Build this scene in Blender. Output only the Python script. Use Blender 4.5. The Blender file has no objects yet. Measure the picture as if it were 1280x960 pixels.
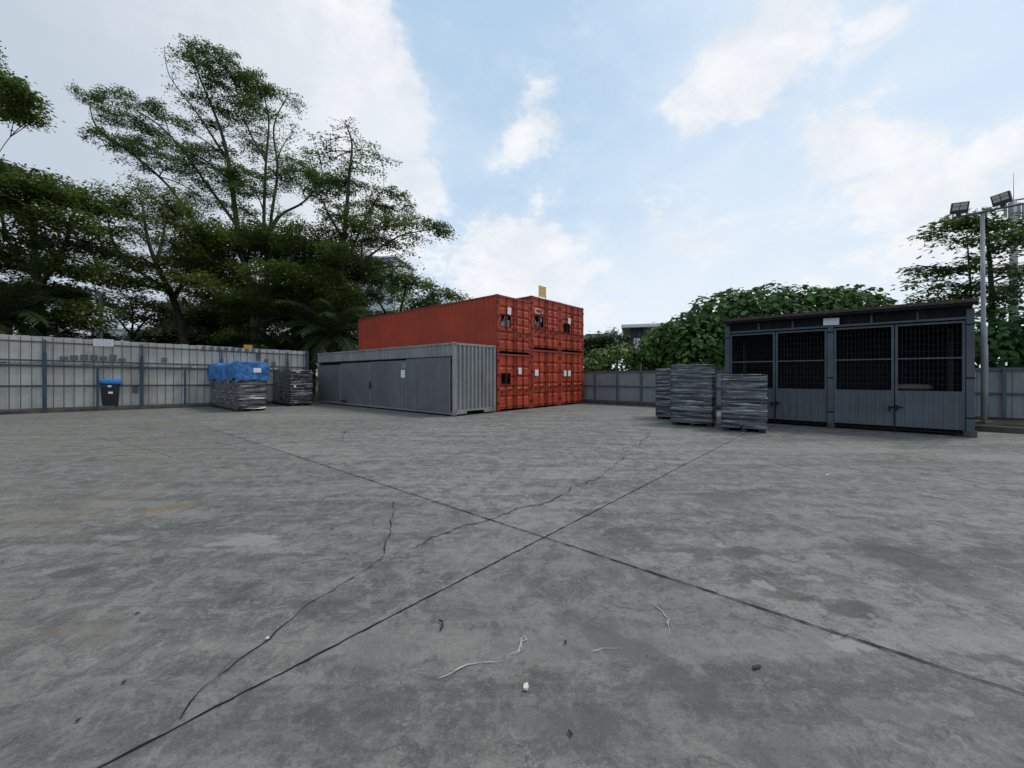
import bpy, math, random
import numpy as np
from mathutils import Vector, Matrix

random.seed(7)
rng = np.random.default_rng(7)
SC = bpy.context.scene
COL = SC.collection
R = math.radians
F, HY, CH = 498.6, 469.6, 1.611          # focal length in photo pixels, horizon row, camera height
TH = R(49.16)                             # the yard's grid direction
ES = Vector((math.cos(TH), math.sin(TH), 0))
EL = Vector((-math.sin(TH), math.cos(TH), 0))

def W(px, py, Y):
    return Vector(((px - 640) / F * Y, Y, CH + (HY - py) * Y / F))

def G(px, py, z=0.0):
    Y = F * (CH - z) / (py - HY)
    return Vector(((px - 640) / F * Y, Y, z))

# ------------------------------------------------------------------ materials
class N:
    def __init__(s, name):
        s.m = bpy.data.materials.new(name); s.m.use_nodes = True
        s.t = s.m.node_tree; s.n = s.t.nodes; s.l = s.t.links
        s.b = s.n['Principled BSDF']; s.out = s.n['Material Output']
    def node(s, kind, **kw):
        n = s.n.new(kind)
        for k, v in kw.items():
            if k in n.inputs: s.put(n.inputs[k], v)
            else: setattr(n, k, v)
        return n
    def put(s, sock, v):
        if isinstance(v, bpy.types.NodeSocket): s.l.new(v, sock)
        elif isinstance(v, (tuple, list)) and sock.type == 'RGBA' and len(v) == 3: sock.default_value = (*v, 1)
        else: sock.default_value = v
    def math(s, op, a, b=0.0, clamp=False):
        n = s.n.new('ShaderNodeMath'); n.operation = op; n.use_clamp = clamp
        s.put(n.inputs[0], a); s.put(n.inputs[1], b); return n.outputs[0]
    def mix(s, f, a, b, mode='MIX'):
        n = s.n.new('ShaderNodeMix'); n.data_type = 'RGBA'; n.blend_type = mode
        s.put(n.inputs[0], f); s.put(n.inputs[6], a); s.put(n.inputs[7], b); return n.outputs[2]
    def ramp(s, v, lo, hi):
        n = s.n.new('ShaderNodeMapRange'); n.interpolation_type = 'SMOOTHSTEP'
        s.put(n.inputs[0], v); n.inputs[1].default_value = lo; n.inputs[2].default_value = hi; return n.outputs[0]
    def noise(s, vec, scale, detail=4, rough=.55, dist=0.0):
        n = s.n.new('ShaderNodeTexNoise'); s.l.new(vec, n.inputs['Vector'])
        n.inputs['Scale'].default_value = scale; n.inputs['Detail'].default_value = detail
        n.inputs['Roughness'].default_value = rough; n.inputs['Distortion'].default_value = dist
        return n.outputs['Fac']
    def mapping(s, vec, scale=(1, 1, 1), rot=(0, 0, 0), loc=(0, 0, 0)):
        n = s.n.new('ShaderNodeMapping'); s.l.new(vec, n.inputs[0])
        n.inputs['Scale'].default_value = scale; n.inputs['Rotation'].default_value = rot; n.inputs['Location'].default_value = loc
        return n.outputs[0]
    def coord(s, which='Object'):
        return s.n.new('ShaderNodeTexCoord').outputs[which]
    def pos(s):
        return s.n.new('ShaderNodeNewGeometry').outputs['Position']
    def bump(s, h, strength=.2, dist=.02):
        n = s.n.new('ShaderNodeBump'); s.l.new(h, n.inputs['Height'])
        n.inputs['Strength'].default_value = strength; n.inputs['Distance'].default_value = dist
        s.l.new(n.outputs[0], s.b.inputs['Normal'])
    def done(s, col=None, rough=None, metal=None, spec=None):
        if col is not None: s.put(s.b.inputs['Base Color'], col)
        if rough is not None: s.put(s.b.inputs['Roughness'], rough)
        if metal is not None: s.b.inputs['Metallic'].default_value = metal
        if spec is not None: s.b.inputs['Specular IOR Level'].default_value = spec
        return s.m

def weathered(name, base, var=.25, rough=.6, rust=None, rustamt=.0, streak=.35, scale=1.5, metal=0.0, spec=.35, dirt=(.06, .055, .05), isl=0.0):
    m = N(name); p = m.pos()
    big = m.noise(p, scale, 5, .6)
    st = m.noise(m.mapping(p, (7, 7, .45)), 1.0, 5, .6)
    fine = m.noise(p, 38, 3, .6)
    c = m.mix(m.ramp(big, .3, .72), tuple(v * (1 - var) for v in base), tuple(min(1, v * (1 + var)) for v in base))
    c = m.mix(m.math('MULTIPLY', m.ramp(st, .48, .75), streak), c, dirt)
    c = m.mix(m.math('MULTIPLY', m.ramp(fine, .5, .8), .22), c, tuple(v * .55 for v in base))
    if isl:
        gi = m.n.new('ShaderNodeNewGeometry').outputs['Random Per Island']
        c = m.mix(m.math('MULTIPLY', gi, isl), c, tuple(v * .55 for v in base))
    if rust:
        r = m.noise(m.mapping(p, (1, 1, .55)), 4.5, 7, .68)
        c = m.mix(m.ramp(r, .72 - rustamt, .78 - rustamt * .6), c, rust)
    m.bump(m.noise(p, 22, 4), .12, .02)
    rr = m.math('ADD', m.math('MULTIPLY', big, .3), rough - .15)
    return m.done(c, rr, metal, spec)

def plain(name, col, rough=.6, metal=0.0, spec=.4, var=.15, scale=9):
    m = N(name); p = m.pos()
    n = m.noise(p, scale, 5, .6)
    return m.done(m.mix(n, tuple(v * (1 - var) for v in col), tuple(min(1, v * (1 + var)) for v in col)), rough, metal, spec)

def leafmat(name, dark, light, trans=.3, gloss=.35):
    m = N(name)
    g = m.n.new('ShaderNodeNewGeometry')
    p = g.outputs['Position']
    cl = m.noise(p, .8, 3)
    f = m.math('ADD', m.math('MULTIPLY', g.outputs['Random Per Island'], .6), m.math('MULTIPLY', cl, .5), True)
    c = m.mix(f, dark, light)
    yel = m.ramp(g.outputs['Random Per Island'], .955, 1.0)
    c = m.mix(m.math('MULTIPLY', yel, .5), c, (.16, .13, .03))
    m.done(c, gloss, 0, .15)
    tr = m.node('ShaderNodeBsdfTranslucent'); m.put(tr.inputs[0], m.mix(.5, c, (.1, .16, .02)))
    mx = m.node('ShaderNodeMixShader'); mx.inputs[0].default_value = trans
    m.l.new(m.b.outputs[0], mx.inputs[1]); m.l.new(tr.outputs[0], mx.inputs[2])
    m.l.new(mx.outputs[0], m.out.inputs[0])
    return m.m

M = {}
RUST = (.075, .032, .018)
M['red'] = weathered('red_container_paint', (.43, .054, .02), .2, .55, (.09, .024, .014), .13, .4, .9)
M['red_side'] = weathered('red_container_side_paint', (.38, .046, .017), .16, .6, (.10, .024, .014), .1, .4, .6)
M['red_rail'] = weathered('red_rail_paint', (.27, .036, .017), .2, .6, (.04, .016, .012), .14, .45, 1.4)
M['darkbar'] = plain('dark_latch_steel', (.035, .034, .034), .55)
M['bar'] = weathered('bar_shade_paint', (.075, .015, .011), .25, .5, (.04, .016, .012), .12, .4, 3)  # bar paint darkened to carry the shadow lines beside the bars
M['gray'] = weathered('gray_container_paint', (.2, .2, .198), .14, .55, RUST, .02, .35, .8)
M['gray_end'] = weathered('gray_corrugated_paint', (.235, .238, .232), .14, .5, RUST, .07, .5, 1.1)
M['black'] = plain('dark_opening', (.006, .006, .007), .9)
M['rubber'] = plain('black_rubber', (.018, .018, .02), .7)
M['blackplastic'] = plain('black_plastic', (.014, .014, .016), .45, 0, .4)
M['shard'] = plain('torn_gray_film', (.2, .21, .22), .4)
M['paper'] = plain('white_paper', (.78, .79, .8), .7, 0, .3, .04, 4)
M['ink'] = plain('faded_ink', (.33, .34, .37), .8)
M['fence_low'] = weathered('fence_sheet_green_gray', (.40, .395, .36), .16, .6, (.1, .07, .05), .02, .35, .7, 0, .3, (.12, .12, .105), .45)
M['fence_up'] = weathered('fence_sheet_pale_gray', (.43, .42, .39), .16, .65, (.13, .12, .11), .05, .5, .8, 0, .3, (.13, .125, .115), .4)
M['fence_back'] = weathered('fence_sheet_gray', (.25, .255, .26), .1, .6, (.1, .08, .07), .01, .3, .8, 0, .3, (.12, .12, .11))
M['sheet_mark'] = plain('dark_sheet_mark', (.11, .115, .115), .85, 0, .2, .4, 6)
M['fence_post'] = weathered('blue_post_paint', (.026, .052, .078), .25, .55, (.06, .03, .02), .08, .3, 1.5)
M['fence_rail'] = weathered('gray_blue_rail', (.05, .066, .085), .25, .55, (.08, .05, .035), .1, .4, 1.5)
M['fence_frame'] = weathered('dark_gray_frame', (.09, .105, .12), .2, .6, (.05, .03, .025), .06, .4, 1.5)
M['kerb'] = weathered('mossy_kerb', (.08, .075, .06), .4, .9, (.05, .055, .03), .14, .5, 2.2, 0, .2)
M['soil'] = weathered('dark_soil', (.03, .027, .021), .5, .95, (.03, .035, .018), .2, .3, 1.6, 0, .1)
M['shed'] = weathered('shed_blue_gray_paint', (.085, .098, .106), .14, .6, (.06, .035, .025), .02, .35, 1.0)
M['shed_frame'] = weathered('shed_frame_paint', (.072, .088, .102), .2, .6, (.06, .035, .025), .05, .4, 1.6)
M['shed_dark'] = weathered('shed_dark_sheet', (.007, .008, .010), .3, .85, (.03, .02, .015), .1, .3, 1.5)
M['roof_rust'] = weathered('rusty_roof_sheet', (.06, .043, .034), .35, .75, (.045, .025, .018), .2, .4, 2)
M['wire'] = plain('gray_wire', (.04, .043, .047), .5)
M['galv'] = weathered('galvanised_pole', (.30, .31, .32), .2, .5, (.12, .08, .06), .03, .35, 1.2)
M['lampblack'] = plain('lamp_housing', (.03, .032, .036), .5)
M['led'] = plain('lamp_panel', (.45, .44, .36), .25, 0, .5)
M['bark'] = weathered('tree_bark', (.055, .048, .04), .35, .95, (.12, .115, .095), .15, .3, 2.2, 0, .1)
M['barkpale'] = weathered('pale_bark', (.15, .14, .12), .3, .95, (.06, .055, .045), .1, .4, 2.2, 0, .1)
M['tarp'] = None
M['concrete_wall'] = weathered('white_render', (.62, .64, .66), .08, .8, None, 0, .25, .3)
M['house_dark'] = weathered('dark_cladding', (.04, .042, .05), .2, .6, None, 0, .2, .6)
M['glass'] = plain('window_glass', (.03, .04, .05), .1, 0, .6)
M['white'] = plain('white_trim', (.75, .76, .78), .6, 0, .3, .05)
M['sheet_white'] = plain('weathered_white_board', (.5, .51, .52), .7)
M['orange'] = plain('orange_board', (.55, .22, .02), .6)
M['yellow'] = plain('faded_yellow_board', (.66, .43, .14), .7, 0, .3, .12)
M['signink'] = plain('sign_brown_ink', (.34, .17, .05), .8, 0, .3, .3)
M['signframe'] = plain('sign_frame_gray', (.28, .26, .23), .6)
M['binblue'] = plain('blue_lid_plastic', (.025, .16, .45), .35, 0, .5)
M['leaf_a'] = leafmat('leaf_fine_green', (.038, .07, .024), (.105, .165, .055), .42)
M['leaf_b'] = leafmat('leaf_dense_dark', (.034, .058, .016), (.105, .15, .036), .4)
M['leaf_olive'] = leafmat('leaf_olive', (.055, .075, .018), (.14, .17, .036), .45)
M['leaf_big'] = leafmat('leaf_broad', (.03, .075, .022), (.07, .14, .04), .25, .75)
M['leaf_shrub'] = leafmat('leaf_bright_shrub', (.03, .07, .016), (.11, .2, .035), .3)
M['leaf_far'] = leafmat('leaf_far', (.035, .055, .03), (.075, .105, .055), .25)
M['palm'] = leafmat('palm_leaflet', (.016, .032, .013), (.05, .08, .03), .25)
M['leaf_yel'] = leafmat('leaf_yellowing', (.05, .065, .016), (.15, .15, .035), .35)

def tarp_mat():
    m = N('blue_tarpaulin'); p = m.pos()
    n = m.noise(p, 3.5, 5, .6)
    c = m.mix(m.ramp(n, .38, .66), (.012, .09, .28), (.045, .25, .6))
    m.bump(m.noise(p, 6, 7, .7, 1.2), .9, .09)
    return m.done(c, .38, 0, .5)
M['tarp'] = tarp_mat()

def film_mat(name, lo, hi):
    m = N(name); p = m.coord()
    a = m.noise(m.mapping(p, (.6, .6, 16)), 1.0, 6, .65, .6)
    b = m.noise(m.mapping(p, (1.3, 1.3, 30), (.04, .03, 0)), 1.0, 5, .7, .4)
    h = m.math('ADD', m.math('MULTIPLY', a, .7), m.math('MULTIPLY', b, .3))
    crease_shine = m.ramp(h, .50, .64)  # whitish creases, with highlight streaks put into the colour
    c = m.mix(crease_shine, lo, hi)
    c = m.mix(m.ramp(b, .565, .64), c, (.42, .425, .45))  # bright highlight lines painted into the film colour
    m.bump(h, .75, .04)
    m.b.inputs['Coat Weight'].default_value = .4
    m.b.inputs['Coat Roughness'].default_value = .18
    return m.done(c, .24, 0, .7)
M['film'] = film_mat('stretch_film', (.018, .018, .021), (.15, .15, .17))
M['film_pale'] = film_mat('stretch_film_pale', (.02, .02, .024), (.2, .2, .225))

# ------------------------------------------------------------------ objects
def setp(o, label=None, cat=None, group=None, kind=None):
    if label: o['label'] = label
    if cat: o['category'] = cat
    if group: o['group'] = group
    if kind: o['kind'] = kind
    return o

def thing(name, label, cat, loc=(0, 0, 0), rz=0.0, group=None):
    o = bpy.data.objects.new(name, None); COL.objects.link(o)
    o.empty_display_size = .3
    o.location = loc; o.rotation_euler = (0, 0, rz)
    return setp(o, label, cat, group)

class MB:
    def __init__(s): s.v = []; s.f = []
    def add(s, vs, fs):
        o = len(s.v); s.v += [tuple(v) for v in vs]; s.f += [tuple(i + o for i in f) for f in fs]
    def box(s, x0, x1, y0, y1, z0, z1):
        s.add([(x0, y0, z0), (x1, y0, z0), (x1, y1, z0), (x0, y1, z0), (x0, y0, z1), (x1, y0, z1), (x1, y1, z1), (x0, y1, z1)],
              [(0, 3, 2, 1), (4, 5, 6, 7), (0, 1, 5, 4), (1, 2, 6, 5), (2, 3, 7, 6), (3, 0, 4, 7)])
        return s
    def tube(s, pts, rad, n=6, cap=True):
        pts = [Vector(p) for p in pts]
        if not hasattr(rad, '__len__'): rad = [rad] * len(pts)
        rings = []; ref = None
        for i, p in enumerate(pts):
            d = (pts[min(i + 1, len(pts) - 1)] - pts[max(i - 1, 0)])
            if d.length < 1e-9: d = Vector((0, 0, 1))
            d.normalize()
            if ref is None: ref = Vector((1, 0, 0)) if abs(d.x) < .8 else Vector((0, 1, 0))
            a = (ref - d * ref.dot(d)).normalized(); b = d.cross(a); ref = a
            rings.append([p + (a * math.cos(2 * math.pi * k / n) + b * math.sin(2 * math.pi * k / n)) * rad[i] for k in range(n)])
        vs = [v for r in rings for v in r]
        fs = [(i * n + k, i * n + (k + 1) % n, (i + 1) * n + (k + 1) % n, (i + 1) * n + k) for i in range(len(pts) - 1) for k in range(n)]
        if cap: fs += [tuple(range(n))[::-1], tuple((len(pts) - 1) * n + k for k in range(n))]
        s.add(vs, fs); return s
    def cyl(s, p0, p1, r, n=10): return s.tube([p0, p1], [r, r], n)
    def prism(s, poly, z0, z1):
        n = len(poly)
        s.add([(x, y, z0) for x, y in poly] + [(x, y, z1) for x, y in poly],
              [tuple(range(n))[::-1], tuple(range(n, 2 * n))] + [(i, (i + 1) % n, n + (i + 1) % n, n + i) for i in range(n)])
        return s
    def xform(s, mt):
        s.v = [tuple(mt @ Vector(v)) for v in s.v]; return s
    def build(s, name, mat, parent=None, smooth=False, bevel=0.0):
        me = bpy.data.meshes.new(name); me.from_pydata(s.v, [], s.f); me.materials.append(mat)
        if smooth: me.polygons.foreach_set('use_smooth', [True] * len(me.polygons))
        me.update()
        o = bpy.data.objects.new(name, me); COL.objects.link(o); o.parent = parent
        if bevel:
            b = o.modifiers.new('bevel', 'BEVEL'); b.width = bevel; b.segments = 2; b.limit_method = 'ANGLE'
        return o

def structure(o): o['kind'] = 'structure'; return o

def copy_tree(o, parent=None):
    c = o.copy(); COL.objects.link(c); c.parent = parent
    for ch in list(o.children): copy_tree(ch, c)
    return c

def corrugated(mb, length, z0, z1, pitch=.278, depth=.036, axis='y', off=0.0, sign=1, start=0.0, flat=.27):
    """Sheet with trapezoid ribs running up; spans `length` along axis, ribs displaced by sign*depth from off."""
    n = max(1, round(length / pitch)); p = length / n
    prof = []
    for i in range(n):
        b = start + i * p
        prof += [(b, 0), (b + p * flat, 0), (b + p * .5, 1), (b + p * (.5 + flat), 1)]
    prof.append((start + length, 0))
    vs = []
    for (t, d) in prof:
        q = off + sign * d * depth
        for z in (z0, z1):
            vs.append((q, t, z) if axis == 'y' else (t, q, z))
    fs = [(2 * i, 2 * i + 2, 2 * i + 3, 2 * i + 1) for i in range(len(prof) - 1)]
    mb.add(vs, fs); return mb

# ------------------------------------------------------------------ ground
J0 = Vector((.318, 3.968, 0))
def ground_mat():
    m = N('worn_concrete'); p = m.pos()
    wob = m.node('ShaderNodeVectorMath', operation='MULTIPLY_ADD')
    wn = m.node('ShaderNodeTexNoise'); m.l.new(p, wn.inputs['Vector']); wn.inputs['Scale'].default_value = 2.2; wn.inputs['Detail'].default_value = 6
    wn.inputs['Roughness'].default_value = .65
    m.l.new(wn.outputs['Color'], wob.inputs[0]); wob.inputs[1].default_value = (.55, .55, 0); m.l.new(p, wob.inputs[2])
    wn2 = m.node('ShaderNodeTexNoise'); m.l.new(p, wn2.inputs['Vector']); wn2.inputs['Scale'].default_value = 13; wn2.inputs['Detail'].default_value = 6; wn2.inputs['Roughness'].default_value = .7
    wob2 = m.node('ShaderNodeVectorMath', operation='MULTIPLY_ADD'); m.l.new(wn2.outputs['Color'], wob2.inputs[0]); wob2.inputs[1].default_value = (.22, .22, 0); m.l.new(wob.outputs[0], wob2.inputs[2]); wob = wob2
    pw = wob.outputs[0]
    n1 = m.noise(p, .33, 6, .62, .4)
    n2 = m.noise(p, 1.7, 7, .68, .6)
    n3 = m.noise(p, 9, 6, .7, .3)
    n4 = m.noise(p, 70, 3, .7)
    sA = m.noise(m.mapping(p, (.35, 2.6, 1), (0, 0, -TH - R(14))), 1.0, 6, .65, .5)
    sB = m.noise(m.mapping(p, (.3, 3.4, 1), (0, 0, R(25))), 1.0, 6, .65, .7)
    n5 = m.noise(p, 28, 5, .72, .2)
    n6 = m.noise(p, 4.2, 8, .75, .8)
    c = m.mix(m.ramp(n1, .35, .65), (.132, .129, .118), (.182, .178, .163))
    c = m.mix(m.math('MULTIPLY', m.ramp(n2, .48, .62), .6), c, (.235, .23, .213))
    c = m.mix(m.math('MULTIPLY', m.ramp(n2, .5, .36), .6), c, (.07, .071, .068))
    c = m.mix(m.math('MULTIPLY', m.ramp(sA, .48, .62), .62), c, (.255, .25, .232))
    c = m.mix(m.math('MULTIPLY', m.ramp(sB, .52, .62), .5), c, (.066, .067, .065))
    c = m.mix(m.math('MULTIPLY', m.ramp(n6, .52, .585), .65), c, (.265, .259, .24))
    c = m.mix(m.math('MULTIPLY', m.ramp(n6, .475, .405), .65), c, (.066, .066, .064))
    c = m.mix(m.math('MULTIPLY', m.ramp(n3, .52, .66), .5), c, (.075, .075, .075))
    c = m.mix(m.math('MULTIPLY', m.ramp(n3, .46, .34), .42), c, (.27, .27, .262))
    c = m.mix(m.math('MULTIPLY', m.ramp(n5, .54, .64), .42), c, (.055, .055, .055))
    c = m.mix(m.math('MULTIPLY', m.ramp(n5, .45, .34), .38), c, (.31, .31, .30))
    c = m.mix(m.math('MULTIPLY', m.ramp(n4, .54, .66), .45), c, (.045, .045, .045))
    c = m.mix(m.math('MULTIPLY', m.ramp(n4, .46, .32), .35), c, (.36, .36, .35))
    # thin crisp drag lines along the sweep of the wheels, and small sharp-edged scabs
    dl = m.noise(m.mapping(pw, (1.2, 15, 1), (0, 0, -TH - R(8))), 1.0, 5, .65, .6)
    c = m.mix(m.math('MULTIPLY', m.ramp(dl, .55, .62), m.math('MULTIPLY', m.ramp(n2, .42, .56), .65)), c, (.062, .061, .058))
    sc_ = m.noise(pw, 3.1, 8, .72, 1.2)
    c = m.mix(m.math('MULTIPLY', m.ramp(sc_, .615, .635), .6), c, (.30, .293, .27))
    c = m.mix(m.math('MULTIPLY', m.ramp(sc_, .395, .375), .62), c, (.055, .055, .054))
    # each cast slab has its own tone
    for d_, o_, amt_ in ((ES, J0.dot(ES), .22), (EL, J0.dot(EL), .16)):
        dp = m.node('ShaderNodeVectorMath', operation='DOT_PRODUCT'); m.l.new(p, dp.inputs[0]); dp.inputs[1].default_value = d_
        side = m.math('LESS_THAN', dp.outputs['Value'], o_)
        c = m.mix(m.math('MULTIPLY', side, amt_), c, (.085, .085, .08))
    # broad dark drag marks and pale scraped lanes
    lane = m.noise(m.mapping(pw, (.16, 1.5, 1), (0, 0, -R(28))), 1.0, 5, .6, .9)
    c = m.mix(m.math('MULTIPLY', m.ramp(lane, .55, .68), .3), c, (.07, .07, .068))
    c = m.mix(m.math('MULTIPLY', m.ramp(lane, .44, .33), .3), c, (.25, .245, .228))
    # warm dust towards the fence side on the left
    sep = m.node('ShaderNodeSeparateXYZ'); m.l.new(p, sep.inputs[0])
    warm = m.math('MULTIPLY', m.ramp(sep.outputs[0], -1.0, -9.0), m.ramp(m.noise(p, .8, 5, .6), .4, .62))
    c = m.mix(m.math('MULTIPLY', warm, .45), c, (.175, .155, .125))
    # pits
    vo = m.node('ShaderNodeTexVoronoi'); m.l.new(pw, vo.inputs['Vector']); vo.inputs['Scale'].default_value = 2.3
    pit = m.math('LESS_THAN', vo.outputs['Distance'], .035)
    c = m.mix(m.math('MULTIPLY', pit, .8), c, (.022, .022, .023))
    vo2 = m.node('ShaderNodeTexVoronoi'); m.l.new(p, vo2.inputs['Vector']); vo2.inputs['Scale'].default_value = 26
    pit2 = m.math('LESS_THAN', vo2.outputs['Distance'], .11)
    c = m.mix(m.math('MULTIPLY', pit2, m.math('MULTIPLY', m.ramp(n2, .45, .6), .55)), c, (.045, .045, .045))
    # marks with a shape of their own: px, py, half width px, half height px, colour, amount
    D, T, P = (.05, .05, .052), (.23, .165, .085), (.26, .256, .24)
    for (px, py, rx, ry, col, amt, tilt) in (
        (925, 690, 30, 9, D, .75, 0), (1066, 762, 34, 12, D, .8, 0), (985, 747, 40, 8, D, .6, .2), (1145, 705, 34, 46, D, .6, .0),
        (1110, 690, 60, 14, D, .45, .2), (785, 672, 26, 14, D, .5, 0), (870, 690, 26, 12, D, .5, 0), (965, 728, 45, 10, D, .5, 0),
        (1240, 690, 36, 9, D, .55, 0), (1250, 822, 40, 12, D, .65, .3), (790, 810, 60, 18, (.085, .08, .08), .75, .45),
        (850, 850, 50, 22, (.085, .08, .08), .75, .5), (735, 780, 40, 12, (.085, .08, .08), .6, .4), (910, 620, 45, 7, D, .45, 0),
        (700, 910, 90, 30, (.095, .093, .09), .5, 0), (960, 925, 80, 22, (.095, .093, .09), .5, 0), (84, 717, 26, 7, D, .6, 0), (400, 765, 36, 11, D, .45, 0),
        (205, 636, 28, 7, T, .55, 0), (150, 624, 50, 10, T, .2, 0), (70, 645, 70, 10, T, .15, 0), (100, 790, 60, 16, (.15, .135, .11), .6, 0),
        (305, 677, 42, 7, P, .9, .0), (150, 672, 34, 4, P, .6, 0), (600, 690, 60, 22, P, .25, .3), (660, 650, 70, 18, P, .3, 0), (620, 740, 40, 20, P, .25, 0),
        (955, 738, 13, 8, P, .9, 0), (1058, 806, 22, 11, P, .95, .3), (1020, 722, 14, 7, P, .8, 0), (890, 677, 9, 4, P, .8, 0), (860, 694, 12, 4, P, .7, 0),
        (1195, 885, 22, 10, P, .35, .3), (1130, 890, 70, 20, P, .22, 0), (1200, 940, 90, 20, P, .25, 0), (160, 630, 60, 6, P, .35, 0), (330, 690, 20, 5, P, .5, 0), (720, 590, 50, 8, P, .3, 0),
        (1045, 655, 60, 10, P, .25, 0), (1000, 560, 120, 8, P, .3, 0), (450, 560, 140, 8, P, .25, 0), (1250, 572, 60, 6, P, .45, 0), (380, 520, 110, 5, P, .3, 0)):
        g = G(px, py); k = g.y / F
        n = m.node('ShaderNodeVectorMath', operation='SUBTRACT'); m.l.new(pw, n.inputs[0]); n.inputs[1].default_value = (g.x + .385, g.y + .385, 0)
        mp = m.node('ShaderNodeMapping'); m.l.new(n.outputs[0], mp.inputs[0]); mp.vector_type = 'TEXTURE'
        mp.inputs['Scale'].default_value = (rx * k, ry * g.y * g.y / (F * CH), 1e3); mp.inputs['Rotation'].default_value = (0, 0, -tilt)
        ln = m.node('ShaderNodeVectorMath', operation='LENGTH'); m.l.new(mp.outputs[0], ln.inputs[0])
        c = m.mix(m.math('MULTIPLY', m.ramp(ln.outputs['Value'], 1.15, .72), amt * .85), c, col)
    c = m.mix(.12, c, (.02, .02, .02)); c = m.mix(1.0, c, (.97, .962, .93), 'MULTIPLY')
    h = m.math('ADD', m.math('MULTIPLY', n3, .6), m.math('MULTIPLY', n4, .4))
    m.bump(h, .35, .02)
    rough = m.math('ADD', m.math('MULTIPLY', n2, .3), .62)
    return m.done(c, rough, 0, .3)

gm = N('grassy_earth'); gp = gm.pos()
M['earth'] = gm.done(gm.mix(gm.noise(gp, .6, 6, .65), (.02, .03, .012), (.06, .07, .03)), .95, 0, .1)
b = MB(); b.add([(-900, -300, -.02), (900, -300, -.02), (900, 1500, -.02), (-900, 1500, -.02)], [(0, 1, 2, 3)])
structure(b.build('terrain', M['earth']))

LP0, LD = Vector((-21.3, 16.6, 0)), Vector((.778, .629, 0)).normalized()
RP0, RD = Vector((4.4, 23.6, 0)), -EL
LN = Vector((LD.y, -LD.x, 0))            # faces the yard
RN = Vector((-ES.x, -ES.y, 0))
b = MB()
pl = LP0 - LD * 50
pr = RP0 + RD * 70
pts = [(pl.x, pl.y), (pl.x, -30), (pr.x, -30), (pr.x, pr.y), (RP0 - RD * 9)[:2], (-9, 33.5), (LP0 + LD * 16)[:2]]
b.add([(x, y, 0) for x, y in pts], [tuple(range(len(pts)))])
ground = structure(b.build('ground', ground_mat()))
ground['label'] = 'worn gray concrete yard with cracks and stains'

M['crack'] = plain('crack_dark', (.014, .014, .014), .95, 0, .1, .4, 20)  # near-black fill of the joints and cracks
M['scuff'] = plain('chalky_scuff', (.33, .33, .32), .9, 0, .1, .3, 30)
M['chip'] = plain('chipped_concrete', (.27, .265, .25), .95, 0, .1, .4, 30)
M['hairline'] = plain('hairline_dirt', (.045, .045, .045), .95, 0, .1, .4, 14)

def strip(pts, w, name, mat, jag=.0, step=.08, z=.004, taper=False):
    P = [pts[0]]
    for a, c in zip(pts, pts[1:]):
        L = (c - a).length; n = max(1, int(L / step))
        for i in range(1, n + 1):
            q = a.lerp(c, i / n)
            if i < n: q = q + Vector((random.gauss(0, jag), random.gauss(0, jag), 0))
            P.append(q)
    if jag > .004:
        walk = Vector((0, 0, 0))
        for i in range(1, len(P) - 1):
            walk = walk * .7 + Vector((random.gauss(0, jag), random.gauss(0, jag), 0)); P[i] = P[i] + walk
    vs = []; fs = []
    for i, q in enumerate(P):
        d = P[min(i + 1, len(P) - 1)] - P[max(i - 1, 0)]; d.z = 0
        d = d.normalized() if d.length > 1e-9 else Vector((1, 0, 0))
        s = Vector((-d.y, d.x, 0)) * w * .5 * (random.uniform(.5, 1.4) if jag <= .004 else random.uniform(.2, 1.5))
        if taper: s *= (math.sin(math.pi * (i + .3) / len(P)) + .12) * random.choice((.08, .5, .8, 1, 1))
        vs += [(q.x + s.x, q.y + s.y, z), (q.x - s.x, q.y - s.y, z)]
    fs = [(2 * i + 1, 2 * i + 3, 2 * i + 2, 2 * i) for i in range(len(P) - 1)]
    mb = MB(); mb.add(vs, fs)
    return mb.build(name, mat, ground)

J = Vector((.318, 3.968, 0))
strip([J - ES * 9, J + ES * 8.2], .013, 'expansion_joint', M['crack'], .0025, .06, .004)
strip([J - EL * 14, J + EL * 7.3], .013, 'expansion_joint', M['crack'], .0025, .06, .008)
strip([J + ES * 8.2, J + ES * 16], .012, 'expansion_joint', M['hairline'], .003, .1, .004)
strip([J + EL * 7.3, J + EL * 13], .012, 'expansion_joint', M['hairline'], .003, .1, .008)
for w, mk, px in (
    (.011, 'crack', [(225, 900), (250, 865), (300, 825), (345, 790), (385, 757), (440, 725), (475, 700), (480, 690), (484, 668), (490, 645), (491, 628)]),
    (.016, 'crack', [(510, 687), (540, 672), (580, 658), (610, 652), (640, 640), (690, 627), (715, 610), (745, 600), (765, 585), (788, 567)]),
    (.02, 'crack', [(770, 563), (800, 557), (806, 548), (813, 539)]),
    (.009, 'hairline', [(0, 712), (60, 700), (130, 684), (220, 660), (300, 643), (380, 630), (440, 615), (500, 606), (545, 596), (580, 583)]),
    (.02, 'hairline', [(430, 551), (428, 543), (437, 535)]),
    (.015, 'hairline', [(120, 547), (160, 556), (205, 568), (225, 575)]),
    (.007, 'hairline', [(0, 938), (25, 921)]),
    (.012, 'hairline', [(880, 545), (960, 556), (1080, 577), (1190, 601), (1280, 622)]),
    (.01, 'hairline', [(250, 590), (275, 584), (310, 578)]),
    (.006, 'hairline', [(1040, 802), (1060, 793), (1080, 800), (1100, 812), (1120, 822)]),
    (.007, 'hairline', [(927, 688), (945, 691), (960, 692)])):
    strip([G(*q) for q in px], w * .7, 'crack', M[mk], .011 * max(.5, min(2, G(*px[len(px)//2]).y / 4)), .06, .006 + random.uniform(0, .0015))
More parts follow.
